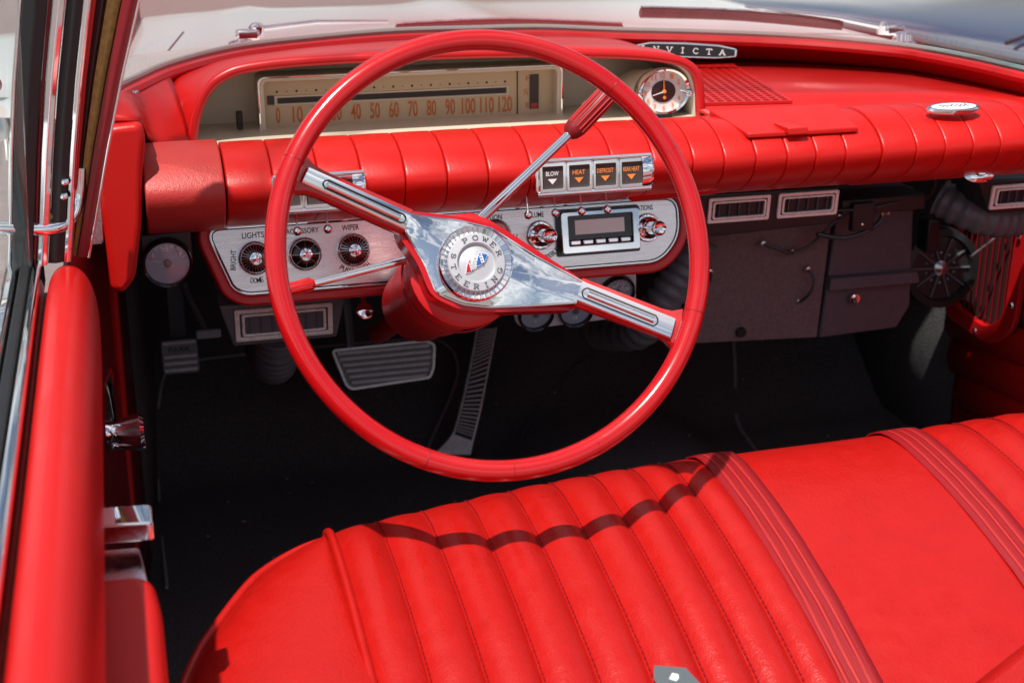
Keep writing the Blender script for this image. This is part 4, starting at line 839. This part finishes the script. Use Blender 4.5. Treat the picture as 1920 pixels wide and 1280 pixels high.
# ------------------------------------------------------------------ bench seat
st = thing('bench_seat', 'red vinyl bench seat with stitched pleats and piping', 'seat', (.3, -.35, 0))
FRONT = spline([(-.352, -.95, 0), (-.350, -.60, 0), (-.340, -.36, 0), (-.316, -.222, 0), (-.297, -.160, 0), (-.275, -.116, 0), (-.232, -.050, 0), (-.187, -.013, 0), (-.150, -.001, 0), (-.107, .007, 0), (-.010, .024, 0),
   (.125, .045, 0), (.275, .062, 0), (.40, .070, 0), (.51, .077, 0), (.70, .090, 0), (.92, .085, 0)], 6)
def yfront(x):
    for p, q in zip(FRONT, FRONT[1:]):
        if p.y > -.36 and p.x <= x <= q.x: return p.y + (q.y - p.y) * (x - p.x) / max(1e-6, q.x - p.x)
    return .08
def seat_z(x, d):                          # d = distance behind the piping
    crown = .008 * math.exp(-((x - .1) / .25) ** 2) - .012 * max(0, (-.12 - x) / .2)
    return .318 + crown + .032 * (1 - math.exp(-d / .020)) - .085 * max(0, d - .07) - .55 * max(0, d - .10) ** 2
def puff(x0, x1, h, name, nn=9, m='seat'):
    rows = []; ds = [0, .004, .009, .015, .023, .034, .05, .075, .11, .16, .22, .3, .4, .55, .75]
    for d in ds:
        row = []
        for i in range(nn + 1):
            s = i / nn; x = x0 + (x1 - x0) * s
            b = h * (1 - abs(2 * s - 1) ** 2.2) * min(1, d / .085) * (1 + .12 * math.sin(40 * x + 9 * d))
            row.append((x, yfront(x) - d - b * .3, seat_z(x, d) + b))
        rows.append(row)
    return MB().grid(rows).build(name, m, st, ang=60, sub=1)
PS = [-.156, -.108, -.060, -.012, .036, .083, .130, .176, .218, .258]
for a, b in zip(PS, PS[1:]): puff(a, b, .0108, 'pleat')
puff(.258, .545, .006, 'centre_panel', 16)
PS2 = [.545, .593, .641, .689, .737, .785, .833, .88]
for a, b in zip(PS2, PS2[1:]): puff(a, b, .0108, 'pleat')
for x in PS[1:] + PS2[1:-1]:               # stitching along every seam
    mb = MB(); d = .02
    while d < .55:
        p0 = Vector((x + .0012, yfront(x) - d, seat_z(x, d) + .0012)); p1 = Vector((x + .0012, yfront(x) - d - .0042, seat_z(x, d + .0042) + .0012)); mb.tube([p0, p1], .0007, 4); d += .0062
    tag(mb.build('stitching', 'dred', st), kind='stuff')
# rounded driver end of the cushion
bnd = [p for p in FRONT if p.x <= -.150]; rows = []
for t in (0, .012, .03, .06, .1, .17, .27, .4, .55, .7, .85, 1):
    row = []
    for i, p in enumerate(bnd):
        f_ = i / (len(bnd) - 1); c = Vector((-.157, -.95 + (.945) * f_, 0)); q = p.lerp(c, t); d = (q - p).length
        d2 = min(d, .03) + max(0, (-.03 - q.y) * 1.0) if d > .03 else d
        z = .318 - .012 * max(0, (-.12 - q.x) / .2) + .032 * (1 - math.exp(-d / .022)) - .085 * max(0, -.05 - q.y) * min(1, d / .05) + .006 * math.sin(math.pi * min(1, t)) - (.085 * max(0, -.05 - q.y)) * (1 - min(1, d / .05))
        row.append((q.x, q.y, z))
    rows.append(row)
MB().grid(rows).build('cushion_end', 'seat', st, ang=70, sub=1)
pz = [(p.x, p.y + .001, .317 + (.008 * math.exp(-((p.x - .1) / .25) ** 2) - .012 * max(0, (-.12 - p.x) / .2)) - .085 * max(0, -.05 - p.y)) for p in FRONT]
MB().tube([(x, y + .002, z + .004) for x, y, z in pz], .0050, 10).build('piping', 'seat', st)
cord = [(-.1565, yfront(-.1565) - d, seat_z(-.1565, d) + .004) for d in (0, .005, .012, .02, .035, .06, .1, .2, .35, .6)]
MB().tube(spline(cord, 4), .0046, 10).build('seam_cord', 'seat', st)
MB().grid([[(p[0], p[1] - (.0 if z > .2 else .01), min(z, p[2] - .002)) for p in pz] for z in (.4, .25, .08)]).build('seat_front', 'seat', st, solid=.004)
MB().add([(.20, -.52, .33), (.95, -.50, .33), (.95, -.43, .44), (.36, -.425, .40), (.24, -.46, .36), (.2, -.70, .33), (.95, -.70, .33), (.95, -.62, .47), (.36, -.60, .42), (.24, -.6, .37)],
  [(0, 1, 2, 3, 4), (5, 9, 8, 7, 6), (0, 5, 6, 1), (1, 6, 7, 2), (2, 7, 8, 3), (3, 8, 9, 4), (4, 9, 5, 0)]).build('backrest_edge', 'seat', st, bevel=.03, seg=4)

# ------------------------------------------------------------------ seat belts
def belt(x0, x1, label, drift=0):
    b = thing('seat_belt', label, 'seat belt', ((x0 + x1) / 2, -.2, .34), 'red seat belts lying over the bench')
    ds = [-.006, 0, .004, .009, .015, .023, .034, .05, .075, .11, .16, .22, .3, .4, .55]
    def pt(x, d, up):
        dd = max(d, 0); z = seat_z(x, dd) + .0045 * min(1, (dd + .004) / .03) + up
        return (x + drift * dd, yfront(x) - d + (.004 if d < .02 else 0), z if d >= 0 else z - .03)
    MB().grid([[pt(x0 + (x1 - x0) * i / 6, d, .0) for i in range(7)] for d in ds]).build('webbing', 'belt', b, solid=.0016)
    for c in (.25, .5, .75):
        xa = x0 + (x1 - x0) * (c - .05); xb = x0 + (x1 - x0) * (c + .05)
        MB().grid([[pt(x, d, .0013) for x in (xa, xb)] for d in ds[1:]]).build('stripe', 'beltp', b, solid=.0006)
belt(.254, .299, 'red woven seat belt lying beside the driver pleats', -.02)
belt(.487, .533, 'red woven seat belt lying on the passenger side near the right edge')

# ------------------------------------------------------------------ card on the seat
cd = thing('card', 'small grey card with a white emblem at the bottom edge of the seat', 'card', (.075, -.37, .34))
T = frame((.076, -.366, .3475), (1, .10, 0), (-.10, 1, .05))
MB().prism([(-.016, -.025), (.018, -.025), (.016, .013), (-.007, .025), (-.016, .008)], 0, .0006, T).build('sheet', 'card', cd)
MB().prism([(-.004, .004), (.002, .010), (.006, .007), (.004, .002), (.0, -.001)], .0007, .0009, T).build('emblem', 'white', cd)

# ------------------------------------------------------------------ wipers
def wiper(label, piv, arm, blade):
    w_ = thing('wiper', label, 'wiper', piv[0], 'windshield wipers')
    MB().lathe([(.022, -.022), (.022, -.008), (.016, -.004), (.014, .006), (.010, .008)], Matrix.Translation(piv[0]), 24).build('pivot', 'chrome', w_)
    MB().box(tuple((Vector(piv[0]) + Vector(piv[1])) / 2 + Vector((0, 0, .004))), (.034, .016, .016)).build('hinge', 'chrome', w_, bevel=.004)
    MB().lathe([(.011, -.010), (.012, .004), (.006, .009), (0, .010)], Matrix.Translation(piv[1]), 16).build('knuckle', 'chrome', w_)
    MB().tube([piv[1]] + arm, [.009, .0075, .005], 10, flat=.5).build('arm', 'chrome', w_)
    bl = MB().tube(spline(blade, 6), .0085, 8, flat=.9).build('blade', 'copper', w_)
    MB().tube([Vector(p) + Vector((0, 0, .0095)) for p in spline(blade, 6)], .0022, 6).build('blade_spine', 'steel', bl)
wiper('chrome wiper arm with dark blade outside the glass behind the wheel', [(-.146, .80, .707), (-.118, .815, .728)], [(-.03, .835, .733), (.082, .862, .727)], [(.095, .862, .714), (.27, .868, .715), (.455, .858, .703)])
wiper('chrome wiper arm with dark blade outside the glass at the right', [(.885, .745, .690), (.860, .76, .704)], [(.80, .80, .716), (.66, .85, .733)], [(.483, .852, .728), (.65, .842, .719), (.808, .802, .704)])

# ------------------------------------------------------------------ neighbouring car
nc = thing('parked_car', 'dark blue parked car seen through the right side of the windshield', 'car', (2.4, 1.6, -.4))
rows = []
for i in range(25):
    y = -1.2 + 6.2 * i / 24
    rows.append([(x + .01 * (y - 1) ** 2, y, z - .03 * max(0, y - 1.5) ** 1.5) for x, z in ((1.70, -.38), (1.66, .05), (1.68, .40), (1.70, .485), (1.74, .515), (1.9, .535), (2.3, .56), (2.8, .56), (3.2, .52), (3.3, .3), (3.3, -.38))])
MB().grid(rows).build('car_panel', 'bluecar', nc, ang=60, sub=1)
MB().tube([(1.702 + .01 * (y - 1) ** 2, y, .505 - .03 * max(0, y - 1.5) ** 1.5) for y in (-1.2, -.3, .5, 1, 1.5, 2.2, 3, 4)], .014, 8).build('moulding', 'steel', nc)
MB().tube([(1.74, 1.72, .519), (1.9, 1.80, .538), (2.3, 1.95, .561), (2.8, 2.0, .561)], .005, 6).build('panel_gap', 'rubber', nc)
